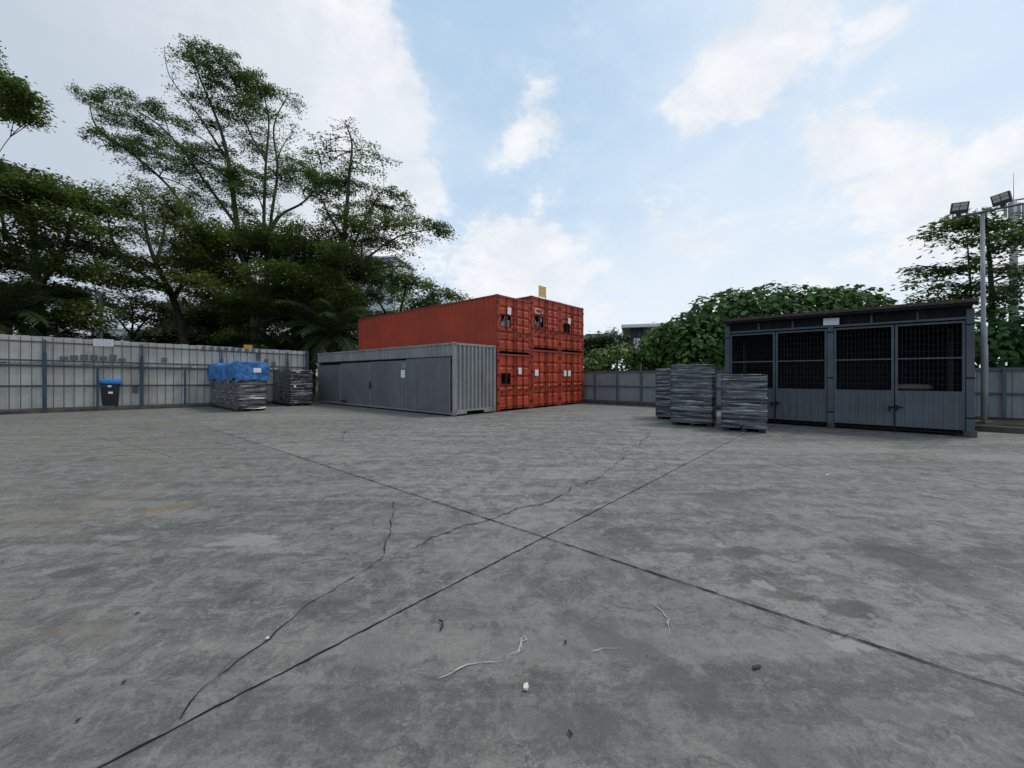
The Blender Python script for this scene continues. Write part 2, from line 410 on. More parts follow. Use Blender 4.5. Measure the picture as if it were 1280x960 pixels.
for w, px in ((.009, [(548, 850), (575, 838), (600, 830)]), (.007, [(578, 832), (600, 829), (630, 826), (650, 815), (656, 800), (660, 782)]),
              (.008, [(640, 820), (655, 812), (660, 790)]), (.008, [(738, 816), (755, 811), (778, 812)]), (.008, [(815, 755), (832, 770), (836, 795)]),
              (.006, [(365, 730), (400, 728)]), (.012, [(543, 726), (553, 728)])):
    strip([G(*q) for q in px], w, 'scuff_mark', M['scuff'], .006, .04, .009 + random.uniform(0, .001), True)

# kerbs by the fences
def along(p0, d, n, a0, a1, c0, c1, z0, z1, mb):
    q = [p0 + d * a0 + n * c0, p0 + d * a1 + n * c0, p0 + d * a1 + n * c1, p0 + d * a0 + n * c1]
    mb.add([(v.x, v.y, z0) for v in q] + [(v.x, v.y, z1) for v in q],
           [(0, 3, 2, 1), (4, 5, 6, 7), (0, 1, 5, 4), (1, 2, 6, 5), (2, 3, 7, 6), (3, 0, 4, 7)])
    return mb
structure(along(LP0, LD, LN, -40, 11.8, -.16, .24, -.1, .13, MB()).build('fence_kerb', M['kerb']))
structure(along(RP0, RD, RN, -1.5, 10.2, -.15, .16, -.1, .14, MB()).build('fence_kerb', M['kerb']))
# raised bed of soil behind the shed
sb = MB(); nu, nv = 70, 10; vs = []
for i in range(nu):
    for j in range(nv):
        a = 10.2 + i * .8; c = -.6 + 3.6 * j / (nv - 1)
        q = RP0 + RD * a + RN * c
        z = .2 + random.uniform(-.03, .04) if 0 < j < nv - 1 else (-.05 if j == nv - 1 else .2)
        vs.append((q.x, q.y, z))
sb.add(vs, [(i * nv + j, i * nv + j + 1, (i + 1) * nv + j + 1, (i + 1) * nv + j) for i in range(nu - 1) for j in range(nv - 1)])
structure(sb.build('soil_bed', M['soil'], smooth=True))
structure(along(RP0, RD, RN, 13.6, 60, 3.0, 3.2, -.05, .17, MB()).build('kerb', M['kerb']))

# ------------------------------------------------------------------ containers
LEN, WID = 12.192, 2.438
def text_lines(w, h, n, parent, mat, loc, along_x=True, seed=0):
    """rows of short dashes: writing too small to read"""
    r = random.Random(seed); mb = MB()
    for i in range(n):
        z = h * (.5 - (i + .8) / (n + .6)); x = -w * .4
        while x < w * .36:
            l = min(r.uniform(.08, .2) * w, w * .4 - x)
            mb.box(x, x + l, -.0035, -.0015, z - h * .022, z + h * .022); x += l + w * .04
    o = mb.build('lettering', mat, parent); o.location = loc
    return o

def notice(parent, x, z, y, w=.2, h=.28, tilt=0.0, seed=0):
    mb = MB().box(-w / 2, w / 2, -.0015, .0015, -h / 2, h / 2)
    o = mb.build('notice', M['paper'], parent); o.location = (x, y, z); o.rotation_euler = (0, tilt, 0)
    text_lines(w, h, 4, o, M['ink'], (0, 0, 0), True, seed)
    return o

def container_shell(root, H, mside, mrail, corr_left=True):
    mb = MB()
    for (x, y) in ((0, 0), (WID, 0), (0, LEN), (WID, LEN)):
        sx, sy = (1 if x == 0 else -1), (1 if y == 0 else -1)
        c = MB()
        c.box(min(x, x + sx * .12), max(x, x + sx * .12), min(y, y + sy * .1), max(y, y + sy * .1), .12, H - .12)
        c.build('corner_post', mrail, root, bevel=.012)
        for z in (0, H - .118):
            k = MB(); k.box(min(x - sx * .006, x + sx * .165), max(x - sx * .006, x + sx * .165), min(y - sy * .006, y + sy * .172), max(y - sy * .006, y + sy * .172), z, z + .118)
            cc = k.build('corner_casting', mrail, root, bevel=.015)
            hole = MB(); hx = x + sx * .08
            hole.box(hx - .03, hx + .03, y - sy * .006 - .003, y - sy * .006 + .003, z + .035, z + .085)
            hole.build('hole', M['black'], cc)
    for x in (0, WID):
        sx = 1 if x == 0 else -1
        MB().box(min(x + sx * .004, x + sx * .07), max(x + sx * .004, x + sx * .07), .172, LEN - .172, H - .085, H - .01).build('top_rail', mrail, root, bevel=.008)
        MB().box(min(x + sx * .004, x + sx * .06), max(x + sx * .004, x + sx * .06), .172, LEN - .172, .03, .17).build('bottom_rail', mrail, root, bevel=.008)
    r = MB(); n = 40
    corrugated(r, LEN - .2, .1, WID - .1, .21, .02, 'x', H - .03, 1)
    r.v = [(v[2], v[0] + .1, v[1]) for v in r.v]
    r.build('roof', mside, root)
    f = MB().box(.06, WID - .06, .1, LEN - .1, .12, .16); f.build('floor_frame', M['black'], root)
    return root

def side_wall(root, x, sign, H, mat, z0=.17, z1=None, y0=.1, y1=LEN - .1, name='side_wall', dep=.036):
    mb = MB(); corrugated(mb, y1 - y0, z0, (H - .085) if z1 is None else z1, .278, dep, 'y', x, sign, y0)
    return mb.build(name, mat, root)

def red_container(label, s_off, z, H, windows=(), notices=(), ribs=4, seed=0, broken=False, y_off=0.0):
    rd = random.Random(seed)
    p = Vector((-.657, 17.632, 0)) + ES * s_off + EL * y_off
    root = thing('shipping_container', label, 'container', (p.x, p.y, z), TH, 'red containers in the two-high stack')
    container_shell(root, H, M['red_side'], M['red_rail'])
    side_wall(root, .012, 1, H, M['red_side'], dep=.05); side_wall(root, WID - .018, -1, H, M['red_side'])
    b = MB(); corrugated(b, WID - .2, .17, H - .1, .278, .036, 'x', LEN - .02, -1, .1); b.build('end_wall', M['red_side'], root)
    MB().box(.165, WID - .165, .003, .09, .075, .16).build('door_sill', M['red_rail'], root, bevel=.008)
    MB().box(.165, WID - .165, .003, .09, H - .12, H - .008).build('door_header', M['red_rail'], root, bevel=.008)
    zb, zt = .185, H - .15
    for side in (0, 1):
        x0, x1 = (.125, WID / 2 - .006) if side == 0 else (WID / 2 + .006, WID - .125)
        hole = [w for w in windows if w[0] == side]
        # ribbed leaf: vertical profile of flats and grooves, cut out where it has a window
        zs = [zb]; ys = [.012]
        hh = (zt - zb) / (ribs + 1)
        for i in range(ribs):
            c = zb + hh * (i + 1)
            zs += [c - .075, c - .035, c + .035, c + .075]; ys += [.012, .046, .046, .012]
        zs.append(zt); ys.append(.012)
        xs = [x0, x0 + .06, x1 - .06, x1]
        if hole:
            _, wx0, wx1, wz0, wz1 = hole[0]
            xs = sorted(xs + [wx0, wx1])
            for wz in (wz0, wz1):
                k = 0
                while k < len(zs) - 1 and zs[k + 1] < wz: k += 1
                t = (wz - zs[k]) / (zs[k + 1] - zs[k])
                zs.insert(k + 1, wz); ys.insert(k + 1, ys[k] + t * (ys[k + 1] - ys[k]))
        vs = []; fs = []
        for i, zz in enumerate(zs):
            for j, xx in enumerate(xs):
                edge = j == 0 or j == len(xs) - 1
                vs.append((xx, .006 if edge else ys[i] , zz))
        nx = len(xs)
        for i in range(len(zs) - 1):
            for j in range(nx - 1):
                if hole and wx0 - 1e-6 <= xs[j] and xs[j + 1] <= wx1 + 1e-6 and wz0 - 1e-6 <= zs[i] and zs[i + 1] <= wz1 + 1e-6: continue
                fs.append((i * nx + j, i * nx + j + 1, (i + 1) * nx + j + 1, (i + 1) * nx + j))
        lm = MB(); lm.add(vs, fs)
        # small weld dents and frame bars of the leaf
        lm.box(x0, x0 + .05, -.002, .05, zb, zt); lm.box(x1 - .05, x1, -.0025, .05, zb, zt)
        lm.box(x0 + .051, x1 - .051, -.002, .05, zb, zb + .06); lm.box(x0 + .051, x1 - .051, -.002, .05, zt - .06, zt)
        door = lm.build('door', M['red'], root)
        MB().box(x0 + .02, x1 - .02, .3, .32, zb, zt).build('dark_inside', M['black'], door)  # black sheet standing for the unlit inside of the container
        w = x1 - x0
        for bx in ((x0 + w * .46, x1 - .09) if side == 0 else (x0 + .09, x0 + w * .54)):
            lb = MB().cyl((bx, -.028, zb - .06), (bx, -.028, zt + .05), .019, 8)
            for zz in (zb - .05, zt + .03): lb.box(bx - .045, bx + .045, -.05, -.004, zz - .035, zz + .035)
            for t in (.2, .42, .62, .82):
                zz = zb + (zt - zb) * t; lb.box(bx - .06, bx + .06, -.05, -.002, zz - .022, zz + .022)
            bar = lb.build('locking_bar', M['bar'], door)
            hz = zb + (zt - zb) * rd.uniform(.3, .34)
            hb = MB(); sg = 1 if side else -1
            hb.box(bx, bx + sg * .38, -.062, -.05, hz - .018, hz + .018) if sg > 0 else hb.box(bx - .38, bx, -.062, -.05, hz - .018, hz + .018)
            hb.box(bx + sg * .3 - .03, bx + sg * .3 + .03, -.05, -.002, hz - .05, hz + .05)
            hb.build('handle', M['bar'], door)
        for t in (.08, .36, .64, .92):
            zz = zb + (zt - zb) * t
            hx = .06 if side == 0 else WID - .06
            hg = MB().box(hx - .05, hx + .075 if side == 0 else hx + .05, -.022, -.0015, zz - .05, zz + .05) if side == 0 else MB().box(hx - .075, hx + .05, -.022, -.0015, zz - .05, zz + .05)
            hg.build('hinge', M['bar'], door)
        if hole:
            wx = (wx0 + wx1) / 2
            fr = MB()
            t = .022
            fr.box(wx0 - t, wx1 + t, -.008, .03, wz0 - t, wz0 - .001); fr.box(wx0 - t, wx1 + t, -.008, .03, wz1 + .001, wz1 + t)
            fr.box(wx0 - t, wx0 - .001, -.007, .03, wz0, wz1); fr.box(wx1 + .001, wx1 + t, -.007, .03, wz0, wz1)
            win = fr.build('window_opening', M['red_rail'], door)
            MB().cyl((wx, .02, wz0), (wx, .02, wz1), .022, 6).build('window_bar', M['bar'], win)
            for k in range(1 if not broken else 7):
                if not broken: break
                cx, cz = rd.uniform(wx0 + .05, wx1 - .05), rd.uniform(wz0 + .05, wz1 - .05)
                rr = rd.uniform(.08, .19); n = 5; a0 = rd.uniform(0, 6)
                poly = [(min(wx1 + .06, max(wx0 - .09, cx + rr * rd.uniform(.4, 1.3) * math.cos(a0 + 6.283 * i / n))), .05 + k * .006, min(wz1 + .03, max(wz0 - .03, cz + rr * rd.uniform(.4, 1.3) * math.sin(a0 + 6.283 * i / n)))) for i in range(n)]
                sh = MB(); sh.add(poly + [(q[0], q[1] + .003, q[2]) for q in poly], [tuple(range(n)), tuple(range(2 * n - 1, n - 1, -1))] + [(i, n + i, n + (i + 1) % n, (i + 1) % n) for i in range(n)])
                sh.build('torn_film', M['shard'], win)
    for (nx_, nz, nw, nh, tl) in notices:
        notice(root, nx_, nz, -.056, nw, nh, tl, rd.randint(0, 99))
    return root

SH, HC = 2.591, 2.896
wwin = lambda x0, x1, z0, z1: [(0, x0, x1, z0, z1)]
gp = .03
red_container('red container under another, barred dark window in its left door, beside the gray one', 0, .02, SH, wwin(.27, .90, 1.22, 1.70), [(1.52, 1.82, .22, .3, 0)], 4, 1)
red_container('upper red container with long side showing and torn film in its window', 0, .02 + SH + .03, SH, wwin(.27, .92, 1.2, 1.72), [(.76, 1.92, .24, .32, .12)], 5, 2, True)
red_container('tall red container at the bottom middle of the stack with one white notice', WID + gp, .02, HC, (), [(.34, 1.74, .27, .3, 0)], 4, 3)
up2 = red_container('upper middle red container with white mark above its torn window, below the yellow sign', WID + gp, .02 + HC + .03, SH, wwin(.27, .98, 1.1, 1.64), [], 5, 4, True)
red_container('tall red container with two white notices side by side, next to the back fence', 2 * (WID + gp), .02, HC, (), [(.42, 1.72, .24, .3, 0), (.84, 1.72, .26, .3, 0)], 4, 5)
red_container('upper red container at the far right of the stack, dark barred window and tilted notice', 2 * (WID + gp), .02 + HC + .03, SH, wwin(.36, .94, 1.04, 1.5), [(.84, 1.67, .26, .32, .18)], 5, 6)
# white mark painted on the upper middle door
mk = MB()
mk.box(.24, .60, -.056, -.053, 1.97, 2.0); mk.box(.24, .60, -.056, -.053, 1.75, 1.78); mk.box(.24, .275, -.056, -.053, 1.781, 1.969)
mk.box(.57, .60, -.056, -.053, 1.93, 1.969); mk.box(.80, .84, -.056, -.053, 1.77, 1.85); mk.box(.92, .95, -.056, -.053, 1.9, 1.94)
mk.build('white_mark', M['paper'], up2)

# sign standing on the upper middle container
sp = Vector((-.657, 17.632, 0)) + ES * (WID + gp + .80) + EL * .14
sg = thing('sign_board', 'faded yellow sign with brown writing on two legs atop the middle red container', 'sign', (sp.x, sp.y, .02 + HC + .03 + SH - .03), TH)
sg.scale = (.72, .72, .78)
for lx in (0, .8):
    MB().box(lx - .015, lx + .015, .006, .036, 0, .86).build('leg', M['signframe'], sg)
sbd = MB().box(-.02, .82, -.012, .005, .18, .84).build('board', M['yellow'], sg)
text_lines(.78, .6, 3, sbd, M['signink'], (.4, -.0115, .54), True, 5)
fr = MB(); fr.box(-.03, .83, -.016, .006, .84, .865); fr.box(-.03, .83, -.016, .006, .155, .18); fr.build('frame', M['signframe'], sg)

# gray container with plated long side
g0 = Vector((-2.301, 15.671, 0))
gr = thing('shipping_container', 'long gray container with flat sliding sheet doors along its side', 'container', (g0.x, g0.y, .035), TH)
container_shell(gr, HC, M['gray_end'], M['gray_end'])
side_wall(gr, WID - .018, -1, HC, M['gray_end'])
side_wall(gr, .018, 1, HC, M['gray_end'], 2.36, None, name='side_wall', dep=.05)
b = MB(); corrugated(b, WID - .24, .2, HC - .1, .225, .065, 'x', .012, 1, .12, .36); b.build('end_wall', M['gray_end'], gr)
b = MB(); corrugated(b, WID - .24, .2, HC - .1, .235, .04, 'x', LEN - .02, -1, .12); b.build('end_wall', M['gray_end'], gr)
MB().box(.17, WID - .17, .004, .08, HC - .1, HC - .01).build('end_rail', M['gray_end'], gr, bevel=.008)
er = MB(); er.box(.17, .72, .004, .08, .03, .2); er.box(1.72, WID - .17, .004, .08, .03, .2); er.box(.721, 1.719, .004, .08, .13, .2)
er.build('end_rail', M['gray_end'], gr, bevel=.008)
MB().box(.004, .05, .13, LEN - .13, 2.33, 2.36).build('door_track', M['darkbar'], gr)
MB().box(.2, .24, .12, LEN - .12, .17, 2.33).build('dark_inside', M['black'], gr)  # black sheet standing for the unlit space behind the sliding doors
M['gray_door'] = weathered('gray_sheet_door_paint', (.135, .135, .137), .16, .55, RUST, .06, .4, .7)
for (y0, y1, xo, zt, zb) in ((.16, 3.10, -.03, 2.31, .13), (3.17, 6.20, -.006, 2.26, .12), (6.235, 9.28, -.005, 2.24, .12), (9.31, 12.0, -.012, 2.17, .18)):
    dm = MB(); dm.box(xo, xo + .03, y0, y1, zb, zt)
    d = dm.build('sliding_door', M['gray_door'], gr, bevel=.006)
    e = MB()
    e.box(xo - .012, xo - .001, y0, y0 + .03, zb, zt); e.box(xo - .012, xo - .001, y1 - .03, y1, zb, zt); e.build('edge_strip', M['gray_end'], d)
lt = MB(); lt.box(-.06, -.008, 6.06, 6.36, 1.04, 1.1); lt.box(-.055, -.008, 6.17, 6.25, .92, 1.28); lt.build('latch', M['darkbar'], gr)
MB().box(-.05, -.002, 8.6, 9.2, .16, .26).build('latch', M['darkbar'], gr)
n_ = notice(gr, -.05, 1.62, 3.36, .3, .34, 0, 8); n_.location = (-.012, 3.42, 1.66); n_.rotation_euler = (0, 0, -math.pi / 2)
db = MB().box(-.012, -.0075, 3.22, 3.5, 1.9, 2.15); db.build('faded_patch', M['gray_end'], gr)
# rust spots beside the last door
for zz in (.45, .7, 1.0, 1.3, 1.55, 1.9):
    MB().cyl((-.004, .135, zz), (.05, .135, zz), .026, 7).build('hinge', M['darkbar'], gr)

# ------------------------------------------------------------------ left fence
lf = thing('boundary_fence', 'tall pale gray corrugated sheet fence with blue posts', 'fence', LP0, math.atan2(LD.y, LD.x))
def ltop(a): return 3.33 - .024 * a          # top edge drops along the run
def zsc(a, z): return z * (3.33 - .024 * max(a, -6)) / 3.2
# local frame: x along the run, -y faces the yard
def sheet_run(a0, a1, zb, zt, y, pitch, depth, name, mat, jit=0.0, gap=0.0):
    mb = MB(); a = a0; k = 0
    while a < a1 - 1e-6:
        e = min(a + pitch, a1)
        z0 = zsc(a, zb) + random.uniform(-jit, jit); z1 = zsc(a, zt) + random.uniform(-jit, jit)
        t = y + random.uniform(-.006, .006); r = .035
        vs = []
        for xx, yy in ((a, t), (a + r, t), (a + r + .008, t + depth), (a + r + .034, t + depth), (a + r + .042, t), (e - .004, t)):
            vs += [(xx, yy, z0), (xx, yy, z1)]
        mb.add(vs, [(2 * i, 2 * i + 2, 2 * i + 3, 2 * i + 1) for i in range(5)])
        a = e; k += 1
    return mb.build(name, mat, lf)
sheet_run(-24, 11.55, .12, 2.06, 0, .31, .05, 'lower_sheets', M['fence_low'], .012)
sheet_run(-24, 11.55, 2.08, 3.2, -.03, .31, .05, 'upper_sheets', M['fence_up'], .016)
for z, m_, r in ((2.97, 'fence_rail', .03), (2.2, 'fence_rail', .03), (1.98, 'fence_post', .04), (1.13, 'fence_post', .035), (.17, 'fence_frame', .035)):
    mb = MB()
    for i in range(-8, 4):
        a0, a1 = 1.25 + 3.1 * i, 1.25 + 3.1 * (i + 1)
        a1 = min(a1, 11.6)
        mb.box(0, a1 - a0, -.06 - r, -.055, -r, r)
        n = len(mb.v)
        mb.v[n - 8:] = [(x + a0, y - (.03 if z > 2 else 0), zz + zsc(a0 + x, z) + random.uniform(-.008, .008) * 0) for x, y, zz in mb.v[n - 8:]]
    mb.build('rail', M[m_], lf)
for i in range(-8, 4):
    a = 1.25 + 3.1 * i
    MB().box(a - .055, a + .055, -.2, -.1, -.05, zsc(a, 2.55)).build('post', M['fence_post'], lf, bevel=.008)
    MB().box(a - .035, a + .035, -.155, -.1, zsc(a, 2.55), zsc(a, 3.08)).build('post', M['fence_rail'], lf)
    a += 1.6
    if a < 11.2: MB().box(a - .04, a + .04, -.17, -.1, -.05, zsc(a, 1.92)).build('post', M['fence_post'], lf, bevel=.006)
MB().box(11.5, 11.66, -.2, -.04, -.05, 3.08).build('post', M['fence_post'], lf, bevel=.008)
# bitumen marks left on the sheets
k = 0
for a in np.arange(1.62, 3.66, .31):
    h = random.uniform(.12, .34)
    MB().box(a + .05, a + .29, -.06, -.032, zsc(a, 2.26), zsc(a, 2.26 + h)).build('dark_sheet_mark', M['sheet_mark'], lf)
for i, a in enumerate(np.arange(6.58, 9.2, .31)):
    w = random.uniform(.13, .2)
    MB().box(a + .05, a + .05 + w, -.06, -.032, zsc(a, 3.0), zsc(a, 3.17)).build('dark_sheet_mark', M['sheet_mark'], lf)
for a, z0, z1 in ((8.95, 2.45, 2.95), (9.35, 2.3, 2.62), (9.7, 2.25, 2.5), (5.0, 2.3, 2.5)):
    MB().box(a + .05, a + .26, -.06, -.032, zsc(a, z0), zsc(a, z1)).build('dark_sheet_mark', M['sheet_mark'], lf)
MB().box(4.0, 4.2, -.03, -.002, .78, 1.1).build('dark_sheet_mark', M['sheet_mark'], lf)  # single dark patch low on the sheet beside the bin

def on_fence(a, z, out=.2): 
    q = LP0 + LD * a + LN * out; return (q.x, q.y, z)
ws = thing('sign_board', 'small white sign hung on the pale fence above the bin', 'sign', on_fence(3.05, 3.13), math.atan2(LD.y, LD.x))
wb = MB().box(-.33, .33, -.01, .01, -.165, .165).build('board', M['sheet_white'], ws)
text_lines(.62, .3, 4, wb, M['ink'], (0, -.0085, 0), True, 3)
for lx in (-.3, .3): MB().box(lx - .012, lx + .012, .011, .16, .1, .13).build('bracket', M['fence_frame'], ws)
og = thing('sign_board', 'small orange board sticking up above the top edge of the left fence', 'sign', on_fence(8.65, 2.5, -.06), math.atan2(LD.y, LD.x))
MB().box(-.2, .2, -.01, .01, .52, .82).build('board', M['orange'], og)
MB().box(-.02, .02, .011, .04, 0, .8).build('leg', M['galv'], og)
# weed poking above the fence
wd = thing('weed', 'small yellow-green weed poking above the left fence near the orange board', 'plant', on_fence(9.4, 2.5, -.3))
mb = MB()
for i in range(34):
    a = random.uniform(0, 6.28); l = random.uniform(.15, .32); z = random.uniform(.35, .8)
    c, s = math.cos(a), math.sin(a); up = random.uniform(-.08, .14)
    mb.add([(0, 0, z), (c * l * .5 - s * .035, s * l * .5 + c * .035, z + up), (c * l, s * l, z + up * .6), (c * l * .5 + s * .035, s * l * .5 - c * .035, z + up)], [(0, 1, 2, 3)])
mb.build('leaves', M['leaf_shrub'], wd)
MB().tube([(0, 0, -2.5), (0, 0, .8)], [.015, .006], 5).build('stem', M['bark'], wd)

# ------------------------------------------------------------------ back and right fence
rf = thing('boundary_fence', 'low gray sheet fence with dark frame running behind the wrapped pallets and shed', 'fence', RP0, math.atan2(RD.y, RD.x))
sheet = MB()
a = -1.2
while a < 45:
    t = 0
    vs = []
    for xx, yy in ((a, t), (a + .03, t), (a + .04, t - .018), (a + .06, t - .018), (a + .07, t), (a + .255, t)):
        vs += [(xx, yy, .16), (xx, yy, 1.84)]
    sheet.add(vs, [(2 * i, 2 * i + 2, 2 * i + 3, 2 * i + 1) for i in range(5)])
    a += .256
sheet.build('sheets', M['fence_back'], rf)
for z, r in ((1.83, .05), (1.02, .028), (.18, .045)):
    MB().box(-1.2, 45, -.075, -.025, z - r, z + r).build('rail', M['fence_frame'], rf)
i = 0
a = .62
while a < 45:
    tall = (i % 4) == 2
    MB().box(a - .04, a + .04, -.13, -.08, -.05, 2.25 if tall else 1.87).build('post', M['fence_frame'], rf)
    a += 1.38; i += 1

# ------------------------------------------------------------------ shed
SL = 5.72
so = Vector((12.0, 10.45, 0)) - RD * SL
SD = 2.7
shed = thing('storage_shed', 'blue-gray steel cage shed with mesh gates and rusty roof', 'shed', (so.x, so.y, 0), math.atan2(RD.y, RD.x))
# local: x along the front, y to the back (local +y = ES direction)
for x in (0, SL / 2, SL):
    MB().box(x - .075, x + .075, -.06, .08, .06, 3.36).build('post', M['shed_frame'], shed, bevel=.01)
    ft = MB().cyl((x, .01, 0), (x, .01, .16), .13 if x == SL else .1, 10)
    ft.build('foot', M['kerb'], shed)
    MB().box(x - .075, x + .075, SD - .1, SD, 0, 3.1).build('post', M['shed_frame'], shed)
    for zz in (.5, 1.55, 2.95):
        MB().box(x - .085, x + .085, -.07, -.0605, zz - .02, zz + .02).build('hinge_band', M['shed_dark'], shed)
for x in (-.04, SL + .03):
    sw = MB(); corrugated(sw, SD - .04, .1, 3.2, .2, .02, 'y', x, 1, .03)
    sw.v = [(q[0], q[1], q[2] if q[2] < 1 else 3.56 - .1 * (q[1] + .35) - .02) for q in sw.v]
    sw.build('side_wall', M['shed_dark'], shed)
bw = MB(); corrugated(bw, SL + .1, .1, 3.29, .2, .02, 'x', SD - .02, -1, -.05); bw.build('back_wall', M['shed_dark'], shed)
MB().box(.08, SL - .08, .1, SD - .1, .05, .12).build('floor_frame', M['shed_dark'], shed)
rfm = MB(); corrugated(rfm, SL + .2, -.35, SD + .2, .2, .025, 'x', 0, 1, -.1)
rfm.v = [(v[0], v[2], 3.56 + v[1] - .1 * (v[2] + .35)) for v in rfm.v]
rfm.build('roof', M['roof_rust'], shed)
MB().box(-.1, SL + .1, -.372, -.352, 3.5, 3.585).build('roof_edge', M['roof_rust'], shed)
MB().box(-.05, SL + .05, -.05, .02, 3.10, 3.16).build('top_rail', M['shed_frame'], shed)
fa = MB(); fa.box(-.05, SL + .05, .03, .045, 3.17, 3.48); fa.build('fascia', M['shed_dark'], shed)
for x in (.95, 1.9, SL / 2, 3.8, 4.75):
    MB().box(x - .03, x + .03, -.3, .028, 3.4, 3.46).build('rafter', M['shed_dark'], shed)
    MB().box(x - .025, x + .025, -.01, .029, 3.17, 3.4).build('strut', M['shed_frame'], shed)
MB().box(-.1, SL + .1, -.33, -.27, 3.43, 3.5).build('purlin', M['shed_dark'], shed)
nb = notice(shed, SL / 2 + .02, 3.27, -.1, .38, .21, 0.03, 21)
MB().box(-.02, .02, .002, .1, -.1, .05).build('bracket', M['shed_frame'], nb)
bay = SL / 2
for k in range(4):
    x0 = (0 if k < 2 else bay) + .085 + (0 if k % 2 == 0 else (bay - .17) / 2 + .012)
    x1 = x0 + (bay - .17) / 2 - .012
    z0, z1 = .17, 3.06
    dz = random.uniform(-.015, .015)
    fr = MB(); t = .055
    fr.box(x0, x0 + t, -.03, .03, z0, z1); fr.box(x1 - t, x1, -.03, .03, z0, z1)
    for zz in (z0, 1.14, 2.07, z1 - .05):
        fr.box(x0 + t, x1 - t, -.028, .028, zz, zz + (.035 if zz == 2.07 else .05))
    gate = fr.build('gate', M['shed_frame'], shed)
    pn = MB(); corrugated(pn, x1 - x0 - .02, z0 + .01, 1.18, .2, .012, 'x', -.034, 1, x0 + .01, .44); pn.build('panel', M['shed'], gate)
    wm = MB()
    nx = 14
    for i in range(1, nx):
        x = x0 + t + (x1 - x0 - 2 * t) * i / nx; wm.tube([(x, .005, 1.19), (x, .005, z1 - .05)], .003, 4, False)
    for i in range(1, 10):
        z = 1.19 + (z1 - 1.24) * i / 10
        wm.tube([(x0 + t, .0, z), (x1 - t, .0, z)], .003, 4, False)
    wm.build('wire_mesh', M['wire'], gate)
    if k % 2 == 1:
        lc = MB().box(x0 - .14, x0 + .16, -.075, -.05, .70, .735); lc.box(x0 - .14, x0 - .1, -.075, -.031, .6, .73); lc.box(x0 + .01, x0 + .05, -.09, -.05, .62, .78)
        lc.build('latch', M['shed_dark'], gate)
        MB().cyl((x0 - .012, -.05, .0), (x0 - .012, -.05, .66), .014, 6).build('drop_bolt', M['shed_dark'], gate)
# beige sack and crate seen behind the right gate's mesh
def sl(x, y, z=0): 
    q = so + RD * x + ES * y; return (q.x, q.y, z)
cr = thing('crate', 'dark plastic crate inside the shed behind the rightmost mesh gate', 'crate', sl(4.8, 1.2, .12), math.atan2(RD.y, RD.x))
cb = MB(); cb.box(-.5, .5, -.45, .45, 0, .06); 
for q in ((-.5, -.47, -.45, .45), (.47, .5, -.45, .45), (-.469, .469, -.45, -.42), (-.469, .469, .42, .45)): cb.box(q[0], q[1], q[2], q[3], .061, 1.0)
cb.box(-.52, .52, -.47, -.451, .9, 1.0)
cb.build('body', M['blackplastic'], cr)
MB().box(-.49, .49, -.44, .44, 1.003, 1.04).build('lid', M['blackplastic'], cr)
bpy_sack = MB(); vs = []; ns, nt = 14, 8
for j in range(nt + 1):
    for i in range(ns):
        a = 2 * math.pi * i / ns; t = math.pi * j / nt
        vs.append((.42 * math.copysign(abs(math.cos(a)) ** .6, math.cos(a)) * math.sin(t) ** .6, .28 * math.copysign(abs(math.sin(a)) ** .6, math.sin(a)) * math.sin(t) ** .6, .1 - .1 * math.cos(t) + random.uniform(-.008, .008)))
bpy_sack.add(vs, [(j * ns + i, j * ns + (i + 1) % ns, (j + 1) * ns + (i + 1) % ns, (j + 1) * ns + i) for j in range(nt) for i in range(ns)])
M['sack'] = plain('beige_sack', (.16, .14, .10), .8)
sk = bpy_sack.build('sack', M['sack'], None, True); sk.location = sl(4.75, 1.1, 1.162); sk.rotation_euler = (0, 0, math.atan2(RD.y, RD.x))
setp(sk, 'beige sack lying on a dark crate inside the shed', 'sack')

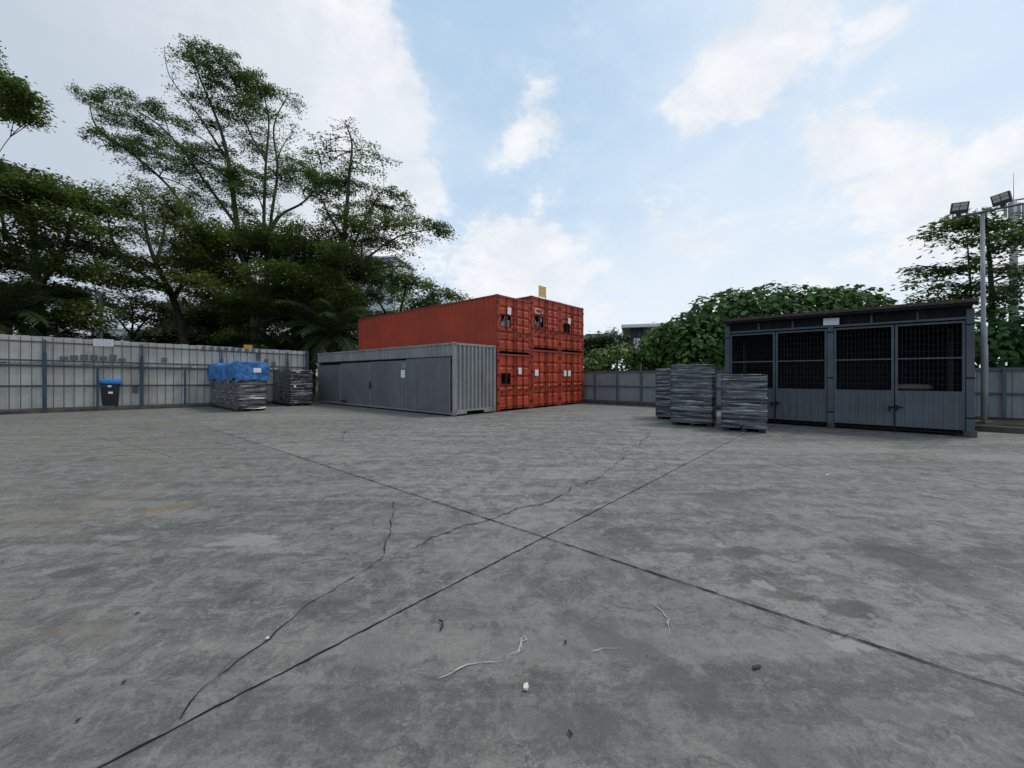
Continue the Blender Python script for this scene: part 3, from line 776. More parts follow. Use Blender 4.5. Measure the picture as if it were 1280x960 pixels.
# ------------------------------------------------------------------ wrapped pallet stacks
def wrapped_stack(label, corner, rz, w, d, h, mat, seed, group, rows=None, grow=0.0):
    """corner = front-left bottom corner on the ground; w along local x, d along local y"""
    r = random.Random(seed)
    root = thing('wrapped_pallet', label, 'pallet stack', corner, rz, group)
    pb = MB()
    for x in (.06, w / 2 - .07, w - .2): pb.box(x, x + .14, .03, d - .03, .0, .1)
    pb.box(.02, w - .02, .02, d - .02, .101, .135)
    pb.build('pallet', M['rubber'], root, bevel=.006)
    n = max(5, int((h - .15) / .19)); ch = (h - .15) / n
    lb = MB()
    for i in range(n):
        z = .14 + i * ch; e = r.uniform(-.006, .006)
        lb.box(.045 + e, w - .045 + e, .045, d - .045, z, z + ch * .78)
        lb.box(.025 + e, w - .025 + e, .025, d - .025, z + ch * .781, z + ch * .99)
    lb.build('crates', M['blackplastic'], root)
    # film: a wrinkled skin of horizontal bands drawn over the crates
    per = []; k = 14
    for i in range(k): per.append((w * i / k, 0, 0, -1))
    for i in range(k): per.append((w, d * i / k, 1, 0))
    for i in range(k): per.append((w - w * i / k, d, 0, 1))
    for i in range(k): per.append((0, d - d * i / k, -1, 0))
    m = len(per); rowsz = []; z = .1
    while z < h: rowsz.append(z); z += r.uniform(.016, .05)
    rowsz.append(h)
    vs = []
    ph = [r.uniform(0, 6.28) for _ in range(8)]
    off = 0
    for j, z in enumerate(rowsz):
        off = r.choice((-.012, -.004, .004, .012, .018)) * .9
        tl = r.uniform(-.012, .012); tl2 = r.uniform(-.02, .02)
        for i, (x, y, nx, ny) in enumerate(per):
            u = i / m
            o = off + .008 * math.sin(6.28 * u * 3 + ph[j % 8]) + r.uniform(-.004, .004)
            cx = max(-1, min(1, (x - w / 2) / (w / 2))); cy = max(-1, min(1, (y - d / 2) / (d / 2)))
            edge = abs(cx) > .97 and abs(cy) > .97
            zz = z + (tl * math.sin(6.28 * u + ph[j % 5]) + tl2 * math.sin(6.28 * u * 4 + ph[(j + 3) % 8])) * (1 if 0 < j < len(rowsz) - 1 else .5)
            sag = 1.0 + grow * (z / h)
            vs.append((w / 2 + (x - w / 2) * sag + nx * o, d / 2 + (y - d / 2) * sag + ny * o, zz))
    fs = [(j * m + i, j * m + (i + 1) % m, (j + 1) * m + (i + 1) % m, (j + 1) * m + i) for j in range(len(rowsz) - 1) for i in range(m)]
    vs.append((w / 2, d / 2, h + .02)); t = (len(rowsz) - 1) * m
    fs += [(t + i, t + (i + 1) % m, len(vs) - 1) for i in range(m)]
    fb = MB(); fb.add(vs, fs); film = fb.build('stretch_film', mat, root, True)
    return root

gl = 'wrapped pallets by the left fence'
# row of four under the tarpaulin: front face looks along the fence, row runs back along EL
c0 = G(298, 515)
for i, lab in enumerate(('wrapped pallet stack at the near end under the blue tarpaulin', 'wrapped pallet stack second from the near end under the tarpaulin',
                         'wrapped pallet stack second from the far end under the tarpaulin', 'wrapped pallet stack at the far end of the tarpaulin row')):
    q = c0 + EL * i * 1.24
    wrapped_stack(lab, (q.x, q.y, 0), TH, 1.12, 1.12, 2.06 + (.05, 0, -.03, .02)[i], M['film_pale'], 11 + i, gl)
c1 = G(363, 508)
for i, lab in enumerate(('wrapped black stack standing alone beside the gray container with a white label', 'wrapped black stack right behind the one near the gray container')):
    q = c1 + EL * i * 1.3
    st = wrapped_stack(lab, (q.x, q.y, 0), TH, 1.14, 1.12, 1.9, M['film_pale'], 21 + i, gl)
    if i == 0: MB().box(.16, .27, -.035, -.03, 1.0, 1.09).build('label_paper', M['paper'], st)
gr2 = 'wrapped pallets by the shed'
RZ = math.atan2(RD.y, RD.x)
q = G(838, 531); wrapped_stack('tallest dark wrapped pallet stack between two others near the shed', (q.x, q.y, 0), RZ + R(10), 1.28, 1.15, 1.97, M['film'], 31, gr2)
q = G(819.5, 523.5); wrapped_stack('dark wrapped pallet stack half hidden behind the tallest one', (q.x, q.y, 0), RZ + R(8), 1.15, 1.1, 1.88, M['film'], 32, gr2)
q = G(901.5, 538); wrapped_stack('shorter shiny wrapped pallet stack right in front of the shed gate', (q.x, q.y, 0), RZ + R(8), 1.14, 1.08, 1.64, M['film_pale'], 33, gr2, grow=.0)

# tarpaulin over the row
tb = MB(); nu, nv = 60, 20
w, d = 1.12, 4.85
vs = []; prof = []
LU = [(-.05, -.74), (-.055, -.5), (-.06, -.25), (-.05, -.06), (-.02, .02)] + [(w * t, .03 + .02 * math.sin(t * 9)) for t in (.12, .3, .5, .7, .88)] + [(w + .02, .02), (w + .05, -.06), (w + .06, -.25), (w + .055, -.5), (w + .05, -.74)]
YS = np.linspace(-.05, d + .05, 44)
rt = random.Random(4)
for j, y in enumerate(YS):
    for (x, z) in LU:
        hang = z < -.01
        zz = 2.13 + z + (.05 * math.sin(y * 2.1) + .03 * math.sin(y * 5.3 + x * 3)) * (1 if not hang else .4) + rt.uniform(-.02, .02)
        if z <= -.7: zz += .07 * math.sin(y * 4.1 + x) + rt.uniform(-.05, .05)
        zz += .11 * max(0, 1 - abs(y - .5) / .8) * (1 - abs(x - w / 2) / w)  # a hump over the near stack
        xx = x + (rt.uniform(-.018, .025) if hang else 0) * (1 if x > 0 else -1)
        vs.append((xx, y + rt.uniform(-.015, .015), zz))
nl = len(LU)
fs = [(j * nl + i, j * nl + i + 1, (j + 1) * nl + i + 1, (j + 1) * nl + i) for j in range(len(YS) - 1) for i in range(nl - 1)]
tb.add(vs, fs)
# hanging ends
for (jj, sy) in ((0, -1), (len(YS) - 1, 1)):
    top = [(w / 2 + (v[0] - w / 2) * 1.04, v[1], v[2]) for v in (vs[jj * nl + i] for i in range(4, nl - 4))]
    ev = []; rows = 7
    for rr in range(rows):
        for (x, y, z) in top:
            t = rr / (rows - 1)
            ev.append((w / 2 + (x - w / 2) * (1.09 if rr else 1) + rt.uniform(-.02, .02), y + rt.uniform(-.02, .02) + sy * (.02 + .03 * math.sin(t * 5 + x * 7)) * (t > 0), z - .78 * t + (rt.uniform(-.05, .05) if rr == rows - 1 else 0)))
    nt_ = len(top)
    tb.add(ev, [(r_ * nt_ + i, r_ * nt_ + i + 1, (r_ + 1) * nt_ + i + 1, (r_ + 1) * nt_ + i) for r_ in range(rows - 1) for i in range(nt_ - 1)])
tp = tb.build('tarpaulin', M['tarp'], None, True)
tp.location = (c0.x, c0.y, 0); tp.rotation_euler = (0, 0, TH)
setp(tp, 'crumpled blue tarpaulin draped over the row of wrapped pallets', 'tarpaulin')
tl_ = notice(tp, .70, 1.86, -.13, .3, .2, 0, 4)

# ------------------------------------------------------------------ wheelie bin
bq = G(140, 512.3)
bn = thing('wheelie_bin', 'black bin with blue lid standing against the left fence', 'bin', (bq.x, bq.y, 0), R(28))
bm_ = MB(); rings = []
sec = lambda a, bb, z: [(x, y, z) for x, y in ((-a, -bb + .05), (-a + .05, -bb), (a - .05, -bb), (a, -bb + .05), (a, bb - .05), (a - .05, bb), (-a + .05, bb), (-a, bb - .05))]
levels = [(.37, .34, .07), (.38, .35, .16), (.42, .39, .8), (.44, .41, 1.24), (.47, .44, 1.25), (.47, .44, 1.33)]
for lv in levels: bm_.v += sec(*lv)
for j in range(len(levels) - 1): bm_.f += [(j * 8 + i, j * 8 + (i + 1) % 8, (j + 1) * 8 + (i + 1) % 8, (j + 1) * 8 + i) for i in range(8)]
bm_.f += [tuple(range(8))[::-1], tuple(40 + i for i in range(8))]
for x in (-.2, 0, .2): bm_.box(x - .02, x + .02, -.40, -.36, .3, .75)
bm_.build('body', M['blackplastic'], bn); bn.scale = (.72, .72, 1)
ld = MB(); lv2 = [(.49, .47, 1.24), (.51, .49, 1.27), (.51, .49, 1.37), (.42, .38, 1.45), (.2, .18, 1.48)]
for lv in lv2: ld.v += [(x, y, z + random.uniform(-.03, .03)) for x, y, z in sec(*lv)]
for j in range(4): ld.f += [(j * 8 + i, j * 8 + (i + 1) % 8, (j + 1) * 8 + (i + 1) % 8, (j + 1) * 8 + i) for i in range(8)]
ld.f.append(tuple(32 + i for i in range(8)))
ld.build('lid', M['binblue'], bn)
for y in (-.24, .24):
    MB().cyl((.32, y - .04, .12), (.32, y + .04, .12), .12, 14).build('wheel', M['rubber'], bn)
MB().cyl((.5, -.3, 1.18), (.5, .3, 1.18), .02, 8).build('handle', M['blackplastic'], bn)
for x, z, ww, hh in ((.02, 1.12, .17, .08), (.06, .82, .2, .09)):
    o = MB().box(x - ww / 2, x + ww / 2, -.45, -.405 if z > 1 else -.385, z - hh / 2, z + hh / 2).build('label_paper', M['paper'], bn)

# ------------------------------------------------------------------ lamp post, poles, mast
lq = Vector((14.26, 12.05, .2))
lp = thing('lamp_post', 'gray steel lamp post with two black floodlights beside the shed', 'lamp post', lq, 0)
MB().tube([(0, 0, 0), (0, 0, 2.9), (-.02, 0, 2.95), (-.05, 0, 6.35)], [.07, .066, .052, .045], 14).build('pole', M['galv'], lp, True)
MB().tube([(.12, .03, .55), (.12, .03, 2.35)], .028, 8).build('conduit', M['galv'], lp)
MB().box(-.2, .2, -.2, .2, -.02, .03).build('base_plate', M['kerb'], lp)
MB().tube([(-.78, .15, 6.23), (.85, -.25, 6.5)], .034, 8).build('crossarm', M['fence_frame'], lp)
for (x, y, z, tl, yw, lab) in ((-.66, .1, 6.34, 0, -40, 0), (.32, -.2, 6.5, 0, -58, 1)):
    fl = MB().box(-.185, .185, -.05, .05, 0, .33)
    for kx in range(7): fl.box(-.183 + kx * .06, -.17 + kx * .06, .05, .085, .02, .31)
    mt = Matrix.Translation((x, y, z)) @ Matrix.Rotation(R(yw), 4, 'Z') @ Matrix.Rotation(R(14), 4, 'X') @ Matrix.Rotation(R(5 if lab == 0 else -8), 4, 'Y')
    fo = fl.xform(mt).build('floodlight', M['lampblack'], lp)
    le = MB()
    for r_ in (0, 1):
        for c_ in (0, 1): le.box(-.155 + c_ * .16, -.012 + c_ * .16, -.058, -.051, .11 + r_ * .105, .2 + r_ * .105)
    le.xform(mt).build('lamp_panel', M['led'], fo)
    MB().box(-.05, .05, -.03, .03, -.07, 0).xform(mt).build('bracket', M['lampblack'], fo)

pq = W(126, 430, 26)
po = thing('utility_pole', 'thin gray pole rising behind the left fence among trees', 'pole', (pq.x, pq.y, 0))
MB().tube([(0, 0, 0), (0, 0, 6.9)], [.12, .085], 10).build('shaft', M['galv'], po, True)
MB().box(-.25, .25, -.04, .04, 6.9, 6.98).build('cap', M['galv'], po)

mq = W(1267, 470, 42)
ms = thing('telecom_mast', 'tall gray telecom mast behind the right trees', 'mast', (mq.x, mq.y, 0))
MB().tube([(0, 0, 0), (0, 0, 20)], [.42, .24], 12).build('shaft', M['galv'], ms, True)
MB().tube([(-1.0, 0, 19.9), (1.1, 0, 20.25)], .08, 8).build('platform_arm', M['fence_frame'], ms)
for x in (-.9, -.45, .55, 1.0):
    MB().box(x - .08, x + .08, -.12, .06, 18.2, 19.8).build('antenna', M['galv'], ms)
MB().tube([(0, 0, 20), (0, 0, 23)], [.03, .015], 6).build('lightning_rod', M['galv'], ms)

# ------------------------------------------------------------------ vegetation
def leaf_mesh(name, P, Dr, Nn, L, Wd, mat, parent, heart=False):
    """one rhombic (or heart shaped) blade per row: P base point, Dr direction, Nn normal, L length, Wd width"""
    S = np.cross(Dr, Nn); S /= np.linalg.norm(S, axis=1, keepdims=True) + 1e-9
    L = L[:, None]; Wd = Wd[:, None]
    if heart:
        k = [(0, 0, 0), (.1, .36, -.02), (.42, .5, -.06), (.75, .3, -.1), (1, 0, -.22), (.75, -.3, -.1), (.42, -.5, -.06), (.1, -.36, -.02)]
    else:
        k = [(0, 0, 0), (.45, .5, 0), (1, 0, -.08), (.45, -.5, 0)]
    n = len(k)
    V = np.stack([P + Dr * L * a + S * Wd * bb + Nn * L * c for a, bb, c in k], 1).reshape(-1, 3)
    c = len(P)
    me = bpy.data.meshes.new(name)
    me.vertices.add(c * n); me.vertices.foreach_set('co', V.astype(np.float32).ravel())
    me.loops.add(c * n); me.loops.foreach_set('vertex_index', np.arange(c * n, dtype=np.int32))
    me.polygons.add(c); me.polygons.foreach_set('loop_start', np.arange(0, c * n, n, dtype=np.int32))
    try: me.polygons.foreach_set('loop_total', np.full(c, n, dtype=np.int32))
    except Exception: pass
    me.update(calc_edges=True); me.validate()
    me.materials.append(mat)
    o = bpy.data.objects.new(name, me); COL.objects.link(o); o.parent = parent
    return o

def unit(a): return a / (np.linalg.norm(a, axis=-1, keepdims=True) + 1e-9)

def bez(a, c, m, n):
    return [a * (1 - t) ** 2 + m * 2 * t * (1 - t) + c * t * t for t in [i / n for i in range(n + 1)]]

def tree(name, label, cat, Y, trunks, pads, leaf, mat, bark, dens=1.0, spread=3.0, group=None, droop=.25, flat=.28, csize=.55, twig=True, lsz=(.24, .4), ncf=3.2, ryf=1.0):
    """trunks: list of (pixel polyline, r0, r1). pads: (px, py, rx, ry, density) foliage masses, given depth by `spread`."""
    base = trunks[0][0][0]; bp = W(base[0], HY, Y); bp.z = 0
    root = thing(name, label, cat, bp, 0, group)
    wood = MB(); nodes = []
    for (poly, r0, r1) in trunks:
        n0 = len(poly); P = []
        dy = random.uniform(-.5, .5) * spread if poly is not trunks[0][0] else 0
        for i, q in enumerate(poly):
            t = i / (n0 - 1)
            w_ = W(q[0], q[1], Y + dy * t)
            if i == 0 and q[1] >= HY: w_.z = -.1
            P.append(w_)
        Q = []
        for i in range(n0 - 1):
            for k in range(4):
                t = k / 4
                p0 = P[max(i - 1, 0)]; p1 = P[i]; p2 = P[i + 1]; p3 = P[min(i + 2, n0 - 1)]
                Q.append(.5 * ((2 * p1) + (p2 - p0) * t + (2 * p0 - 5 * p1 + 4 * p2 - p3) * t * t + (3 * p1 - p0 - 3 * p2 + p3) * t ** 3))
        Q.append(P[-1])
        rad = [r0 + (r1 - r0) * (i / (len(Q) - 1)) ** .8 for i in range(len(Q))]
        wood.tube([q - bp for q in Q], rad, 8)
        nodes += list(zip(Q, rad))
    PP = []; DD = []; NN = []; LL = []; WW = []
    for pad in pads:
        px, py, rx, ry, dn = pad[:5]
        px += random.uniform(-.12, .12) * rx; py += random.uniform(-.35, .35) * ry; rx *= random.uniform(.8, 1.15); ry *= ryf
        Yp = Y + (random.uniform(-1, 1) * spread if len(pad) < 6 else pad[5])
        c = W(px, py, Yp); k = Yp / F; a, bv = rx * k, ry * k
        dp = min(a * 1.0, spread * 1.2)
        best = min(nodes, key=lambda q: (q[0] - c).length + 1.6 * max(0, q[0].z - c.z + .2))
        rb = min(best[1] * .6, .03 + .028 * (c - best[0]).length)
        mid = best[0].lerp(c, .5) + Vector((random.uniform(-.3, .3), random.uniform(-.3, .3), .12 * (c - best[0]).length))
        br = bez(best[0], c + Vector((0, 0, -bv * .3)), mid, 6)
        if twig: wood.tube([q - bp for q in br], [rb + (.018 - rb) * i / 6 for i in range(7)], 5, False)
        nc = max(5, int(ncf * (a * dp) / (csize * csize) * (.55 + .45 * dn)))
        nc = min(nc, 60)
        for _ in range(nc):
            while True:
                u = np.array([random.uniform(-1, 1) for _ in range(3)])
                if u.dot(u) < 1: break
            cc = c + Vector((u[0] * a, u[1] * dp, u[2] * bv * .9 - bv * .35 * (u[0] ** 2)))
            s = csize * random.uniform(.6, 1.35)
            if twig:
                st = br[random.randint(3, 6)]
                wood.tube([st - bp, st.lerp(cc, .55) + Vector((0, 0, .08)) - bp, cc - bp], [.022, .014, .007], 3, False)
            nl = int(34 * dn * dens * random.uniform(.55, 1.4) * (s / .55) ** 1.3)
            if nl < 1: continue
            g = rng.normal(size=(nl, 3)) * np.array([s * .62, s * .62, s * flat])
            rad2 = np.linalg.norm(g[:, :2], axis=1, keepdims=True)
            g[:, 2:3] -= droop * rad2 * rad2 / s
            p = np.array(cc)[None] + g
            ang = rng.uniform(0, 2 * np.pi, nl)
            out = np.stack([np.cos(ang), np.sin(ang), rng.normal(-.15, .3, nl)], 1)
            out[:, :2] += g[:, :2] / s * .8
            nn = unit(np.stack([rng.normal(0, .42, nl), rng.normal(0, .42, nl), np.ones(nl)], 1))
            dd = unit(out); nn = unit(nn - dd * (nn * dd).sum(1, keepdims=True))
            PP.append(p); DD.append(dd); NN.append(nn)
            l = rng.uniform(lsz[0], lsz[1], nl) * leaf; LL.append(l); WW.append(l * rng.uniform(.38, .6, nl))
    wood.build('trunk', bark, root, True)
    P = np.concatenate(PP) - np.array(bp)
    o = leaf_mesh('crown', P, np.concatenate(DD), np.concatenate(NN), np.concatenate(LL), np.concatenate(WW), mat, root)
    return root

TB = 'trees beyond the left fence'
# the tall airy tree
tall = [(235, 66, 22, 10, .8), (262, 72, 26, 12, 1.1), (288, 92, 30, 13, 1.2), (255, 98, 22, 10, .8), (312, 104, 24, 11, 1.2), (285, 120, 28, 10, 1), (335, 112, 22, 9, .8),
        (258, 128, 22, 8, .8), (315, 130, 24, 9, .8), (300, 152, 28, 9, .9), (268, 160, 26, 8, .8), (360, 122, 20, 9, .45), (372, 138, 14, 10, .3), (345, 145, 22, 10, .35),
        (365, 165, 20, 10, .28), (335, 170, 20, 9, .45), (380, 185, 24, 8, .4), (350, 192, 20, 9, .4), (225, 155, 24, 8, .75), (205, 140, 22, 8, .7),
        (120, 122, 20, 6, .9), (150, 118, 22, 7, 1), (176, 128, 24, 7, .9), (132, 145, 22, 6, .7), (160, 150, 26, 7, .8), (190, 165, 24, 7, .8), (115, 168, 14, 5, .8), (140, 172, 24, 6, .9),
        (168, 180, 24, 6, .9), (195, 190, 26, 7, .9), (175, 205, 20, 6, .7), (215, 208, 24, 6, .8), (225, 180, 22, 7, .7), (245, 195, 24, 7, .7), (240, 222, 24, 6, .8),
        (262, 212, 28, 7, 1), (300, 212, 26, 7, 1), (285, 230, 28, 7, 1.1), (318, 232, 26, 7, 1), (255, 248, 26, 6, .9), (330, 195, 22, 8, .7), (310, 180, 24, 8, .7),
        (270, 185, 26, 7, .8), (355, 222, 26, 6, 1), (375, 210, 30, 7, 1.3), (398, 222, 28, 6, 1.2), (300, 258, 28, 6, .8), (350, 262, 24, 6, .5), (225, 262, 24, 7, .7), (230, 118, 16, 8, .35), (215, 95, 14, 10, .08), (210, 75, 12, 12, .05), (225, 85, 14, 10, .15)]
tree('tall_tree', 'tallest airy tree with several upright pale limbs above all others', 'tree', 36,
     [([(330, 480), (324, 400), (306, 330), (296, 280), (287, 210), (275, 160), (255, 110), (238, 66)], .42, .04),
      ([(318, 380), (282, 325), (245, 280), (210, 232), (165, 192), (122, 160), (112, 130)], .22, .03),
      ([(328, 420), (334, 340), (330, 285), (332, 210), (336, 150), (326, 108)], .25, .03),
      ([(332, 410), (346, 340), (338, 285), (347, 215), (342, 160), (358, 122)], .24, .03),
      ([(296, 282), (262, 235), (222, 180), (190, 150), (150, 128)], .16, .03),
      ([(287, 205), (262, 165), (238, 130), (212, 95), (205, 60)], .12, .015),
      ([(338, 290), (352, 268), (380, 252), (402, 222), (398, 190)], .16, .03),
      ([(332, 200), (312, 165), (300, 130), (290, 92)], .1, .03)],
     tall, .56, M['leaf_a'], M['bark'], 3.3, 4.2, TB, .24, .3, .42, True, (.24, .4), 1.45, 1.4)
# dark umbrella tree in front of it
umb = [(x, y, 42, 14, 1.5) for x, y in ((262, 296), (305, 288), (350, 292), (392, 298), (425, 312), (238, 318), (285, 318), (330, 314), (375, 322), (412, 338), (250, 345), (300, 345), (345, 345), (390, 352), (430, 338))] + \
      [(275, 368, 30, 10, 1.1), (330, 372, 38, 12, 1.2), (385, 375, 36, 12, 1.2), (425, 365, 28, 12, 1.2), (355, 330, 30, 10, 1.5), (240, 365, 24, 9, .9), (345, 392, 40, 12, 1.2), (400, 400, 40, 14, 1.2), (310, 400, 26, 14, 1.0)]
tree('spreading_tree', 'dark spreading umbrella tree below the tallest tree', 'tree', 31,
     [([(322, 480), (318, 410), (312, 360), (302, 320), (290, 295)], .36, .08), ([(320, 410), (345, 350), (372, 315), (400, 300)], .24, .06),
      ([(316, 395), (285, 350), (258, 320), (240, 305)], .2, .05), ([(325, 430), (332, 370), (338, 320), (345, 292)], .22, .06)],
     umb, .66, M['leaf_b'], M['barkpale'], 2.1, 4.2, TB, .2, .36, .5, True, (.24, .4), 2.4, 1.3)
# layered tree to the right
lay = [(430, 160, 20, 7, .4), (405, 172, 22, 7, .5), (452, 188, 22, 8, .6), (478, 195, 20, 7, .6), (440, 210, 24, 7, .6), (415, 200, 24, 7, .6), (395, 192, 16, 8, .4), (470, 215, 16, 5, .4),
       (430, 232, 28, 7, 1.2), (405, 242, 28, 7, 1.3), (480, 236, 24, 7, 1.0), (502, 243, 18, 6, .9), (460, 255, 30, 8, 1.2), (495, 262, 30, 7, 1.0), (425, 265, 30, 9, 1.4), (512, 275, 24, 6, 1),
       (540, 284, 24, 5, 1.2), (480, 280, 32, 7, 1.2), (445, 288, 34, 9, 1.4), (515, 297, 20, 5, .9), (470, 302, 30, 7, 1.2), (500, 312, 20, 5, .7), (425, 312, 32, 10, 1.4), (455, 325, 30, 8, 1.1), (485, 328, 22, 6, .8), (512, 332, 14, 5, .5), (550, 290, 12, 3, 1)]
tree('layered_tree', 'tree with flat layered branches reaching right above the red container', 'tree', 30,
     [([(428, 480), (430, 400), (428, 330), (432, 280), (436, 225), (440, 180), (432, 155)], .34, .03), ([(430, 330), (445, 300), (462, 262), (480, 235)], .14, .03),
      ([(428, 345), (462, 320), (500, 295), (548, 286)], .13, .025), ([(430, 300), (412, 270), (398, 240)], .14, .03), ([(452, 340), (452, 320), (455, 290), (470, 250)], .12, .03)],
     lay, .62, M['leaf_a'], M['bark'], 2.0, 3.0, TB, .24, .25, .42, True, (.24, .4), 1.5, 1.3)
low = [(462, 345, 24, 9, 1.3), (492, 342, 26, 10, 1.1), (520, 350, 24, 10, 1.1), (542, 358, 20, 9, 1.1), (562, 368, 16, 7, 1.1), (576, 372, 7, 4, 1.0), (455, 372, 28, 12, 1.3), (490, 365, 28, 12, 1.0), (520, 375, 28, 11, 1.1), (548, 380, 22, 8, 1), (470, 395, 34, 12, 1.3), (505, 395, 34, 10, 1.1), (445, 400, 22, 14, 1.3)]
tree('low_tree', 'rounded green tree just behind the long roof of the red containers', 'tree', 40,
     [([(498, 480), (500, 400), (505, 370), (510, 345)], .26, .04), ([(500, 420), (475, 380), (462, 350)], .16, .04), ([(500, 400), (530, 375), (555, 368)], .14, .03)],
     low, .95, M['leaf_a'], M['bark'], 1.0, 3.5, TB, .3, .32, .62)
# mid-left tree
mid = [(x, y, 30, 10, dn) for x, y, dn in ((150, 240, .9), (175, 232, .9), (200, 242, 1), (224, 258, 1), (132, 262, .9), (165, 262, 1), (205, 270, 1), (236, 284, 1), (140, 290, 1.0), (180, 295, 1.1), (220, 305, 1.1), (125, 318, 1), (160, 322, 1.1), (198, 330, 1.2), (236, 325, 1), (140, 345, 1.1), (178, 352, 1.2), (215, 350, 1.2), (245, 348, .9), (250, 305, .9))]
tree('round_tree', 'round-crowned tree with a thick leaning dark trunk left of the tallest tree', 'tree', 29,
     [([(238, 480), (228, 415), (215, 370), (198, 335), (185, 300), (178, 255)], .34, .06), ([(216, 375), (238, 335), (240, 300)], .16, .05), ([(210, 362), (175, 340), (145, 310), (135, 275)], .16, .05), ([(195, 330), (205, 290), (205, 255)], .13, .05)],
     mid, .58, M['leaf_olive'], M['bark'], 1.9, 3.4, TB, .2, .36, .42, True, (.24, .4), 1.9, 1.25)
den = [(x, y, 36, 13, dn) for x, y, dn in ((8, 222, 1.4), (45, 232, 1.4), (80, 246, 1.4), (102, 254, 1.1), (0, 252, 1.4), (40, 262, 1.3), (85, 272, 1.2), (-30, 235, 1.4), (10, 288, 1.2), (60, 296, 1.1), (105, 300, 1.0), (-20, 320, 1.3), (30, 325, 1.3), (80, 330, 1.3), (115, 338, 1.2), (0, 355, 1.5), (50, 360, 1.5), (95, 368, 1.5), (20, 388, 1.5), (70, 392, 1.5), (105, 395, 1.4), (-20, 385, 1.5))]
tree('dense_tree', 'dense dark tree with broad crown at the far left behind the fence', 'tree', 25,
     [([(52, 480), (50, 400), (46, 340), (40, 280), (40, 235)], .34, .08), ([(48, 360), (80, 310), (92, 265)], .18, .05), ([(48, 350), (10, 300), (0, 250)], .18, .05)],
     den, .72, M['leaf_b'], M['bark'], 1.7, 3.2, TB, .2, .36, .46, True, (.24, .4), 2.4, 1.25)
# tree out of frame on the left with one bough reaching in
bough = [(-60, 60, 40, 14, 1.3), (-20, 92, 34, 13, 1.4), (8, 112, 24, 11, 1.5), (25, 132, 20, 8, 1.5), (42, 146, 14, 5, 1.4), (5, 140, 16, 5, 1.0), (-60, 130, 40, 16, 1.2), (-120, 100, 50, 20, 1.2), (-100, 20, 50, 20, 1.2), (-170, 60, 50, 24, 1.2), (-60, 215, 40, 14, 1.3), (-12, 203, 18, 6, 1.4), (-130, 180, 50, 20, 1.2), (-180, 130, 40, 20, 1.2)]
tree('overhanging_tree', 'bough of a near tree jutting in from the left edge high up', 'tree', 18,
     [([(-150, 480), (-148, 350), (-140, 220), (-120, 120), (-110, 40)], .36, .08), ([(-142, 240), (-100, 170), (-40, 115), (30, 138)], .16, .02), ([(-142, 300), (-100, 250), (-50, 215), (-8, 204)], .13, .02)],
     bough, .5, M['leaf_b'], M['bark'], 3.2, 1.6, TB, .2, .3, .36, True, (.24, .4), 3.0, 1.1)
# small yellowing tree and background trees
sm = [(x, y, 20, 7, .9) for x, y in ((140, 378), (162, 372), (186, 378), (205, 388), (150, 392), (178, 393), (200, 402), (135, 400), (160, 384))]
tree('small_tree', 'small yellowing tree with forked bare trunk behind the left fence sign', 'tree', 34,
     [([(165, 480), (164, 425), (155, 408), (142, 392)], .17, .04), ([(164, 424), (178, 405), (195, 390)], .12, .03), ([(164, 422), (166, 400), (164, 378)], .1, .03)],
     sm, .9, M['leaf_yel'], M['bark'], .75, 2.0, TB, .3, .3, .5)
bg = [(x, y, 28, 12, 1.3) for x, y in ((238, 388), (265, 385), (290, 392), (230, 405), (258, 405), (285, 410), (240, 422), (270, 424), (300, 420), (215, 418), (195, 424))]
tree('background_tree', 'grayish green bushy tree between the round tree and the umbrella tree', 'tree', 42,
     [([(262, 480), (262, 420), (262, 385)], .2, .05)], bg, 1.2, M['leaf_far'], M['bark'], 1.2, 3, TB, .3, .4, .75)
bg2 = [(x, y, 34, 12, 1.5) for x, y in ((-10, 425), (30, 432), (70, 436), (105, 430), (128, 445), (90, 450), (40, 450), (0, 450))]
tree('background_shrub', 'dark shrub hiding the base of the dense tree behind the fence', 'shrub', 27,
     [([(50, 480), (50, 440), (48, 410)], .1, .03)], bg2, 1.0, M['leaf_b'], M['bark'], 1.2, 2, TB, .3, .4, .6)

bg3 = [(x, y, 30, 14, 1.5) for x, y in ((300, 375), (330, 365), (365, 368), (400, 370), (430, 375), (315, 400), (350, 395), (385, 398), (420, 400), (445, 395), (300, 425), (335, 425), (370, 425), (405, 425), (440, 422))]
tree('understory_tree', 'dark leafy thicket tree filling the gap under the umbrella tree', 'tree', 38,
     [([(372, 480), (370, 420), (366, 380)], .2, .05), ([(371, 440), (410, 400), (430, 380)], .1, .03), ([(371, 440), (330, 405), (312, 380)], .1, .03)], bg3, .95, M['leaf_b'], M['bark'], 1.4, 2.2, TB, .25, .4, .6)

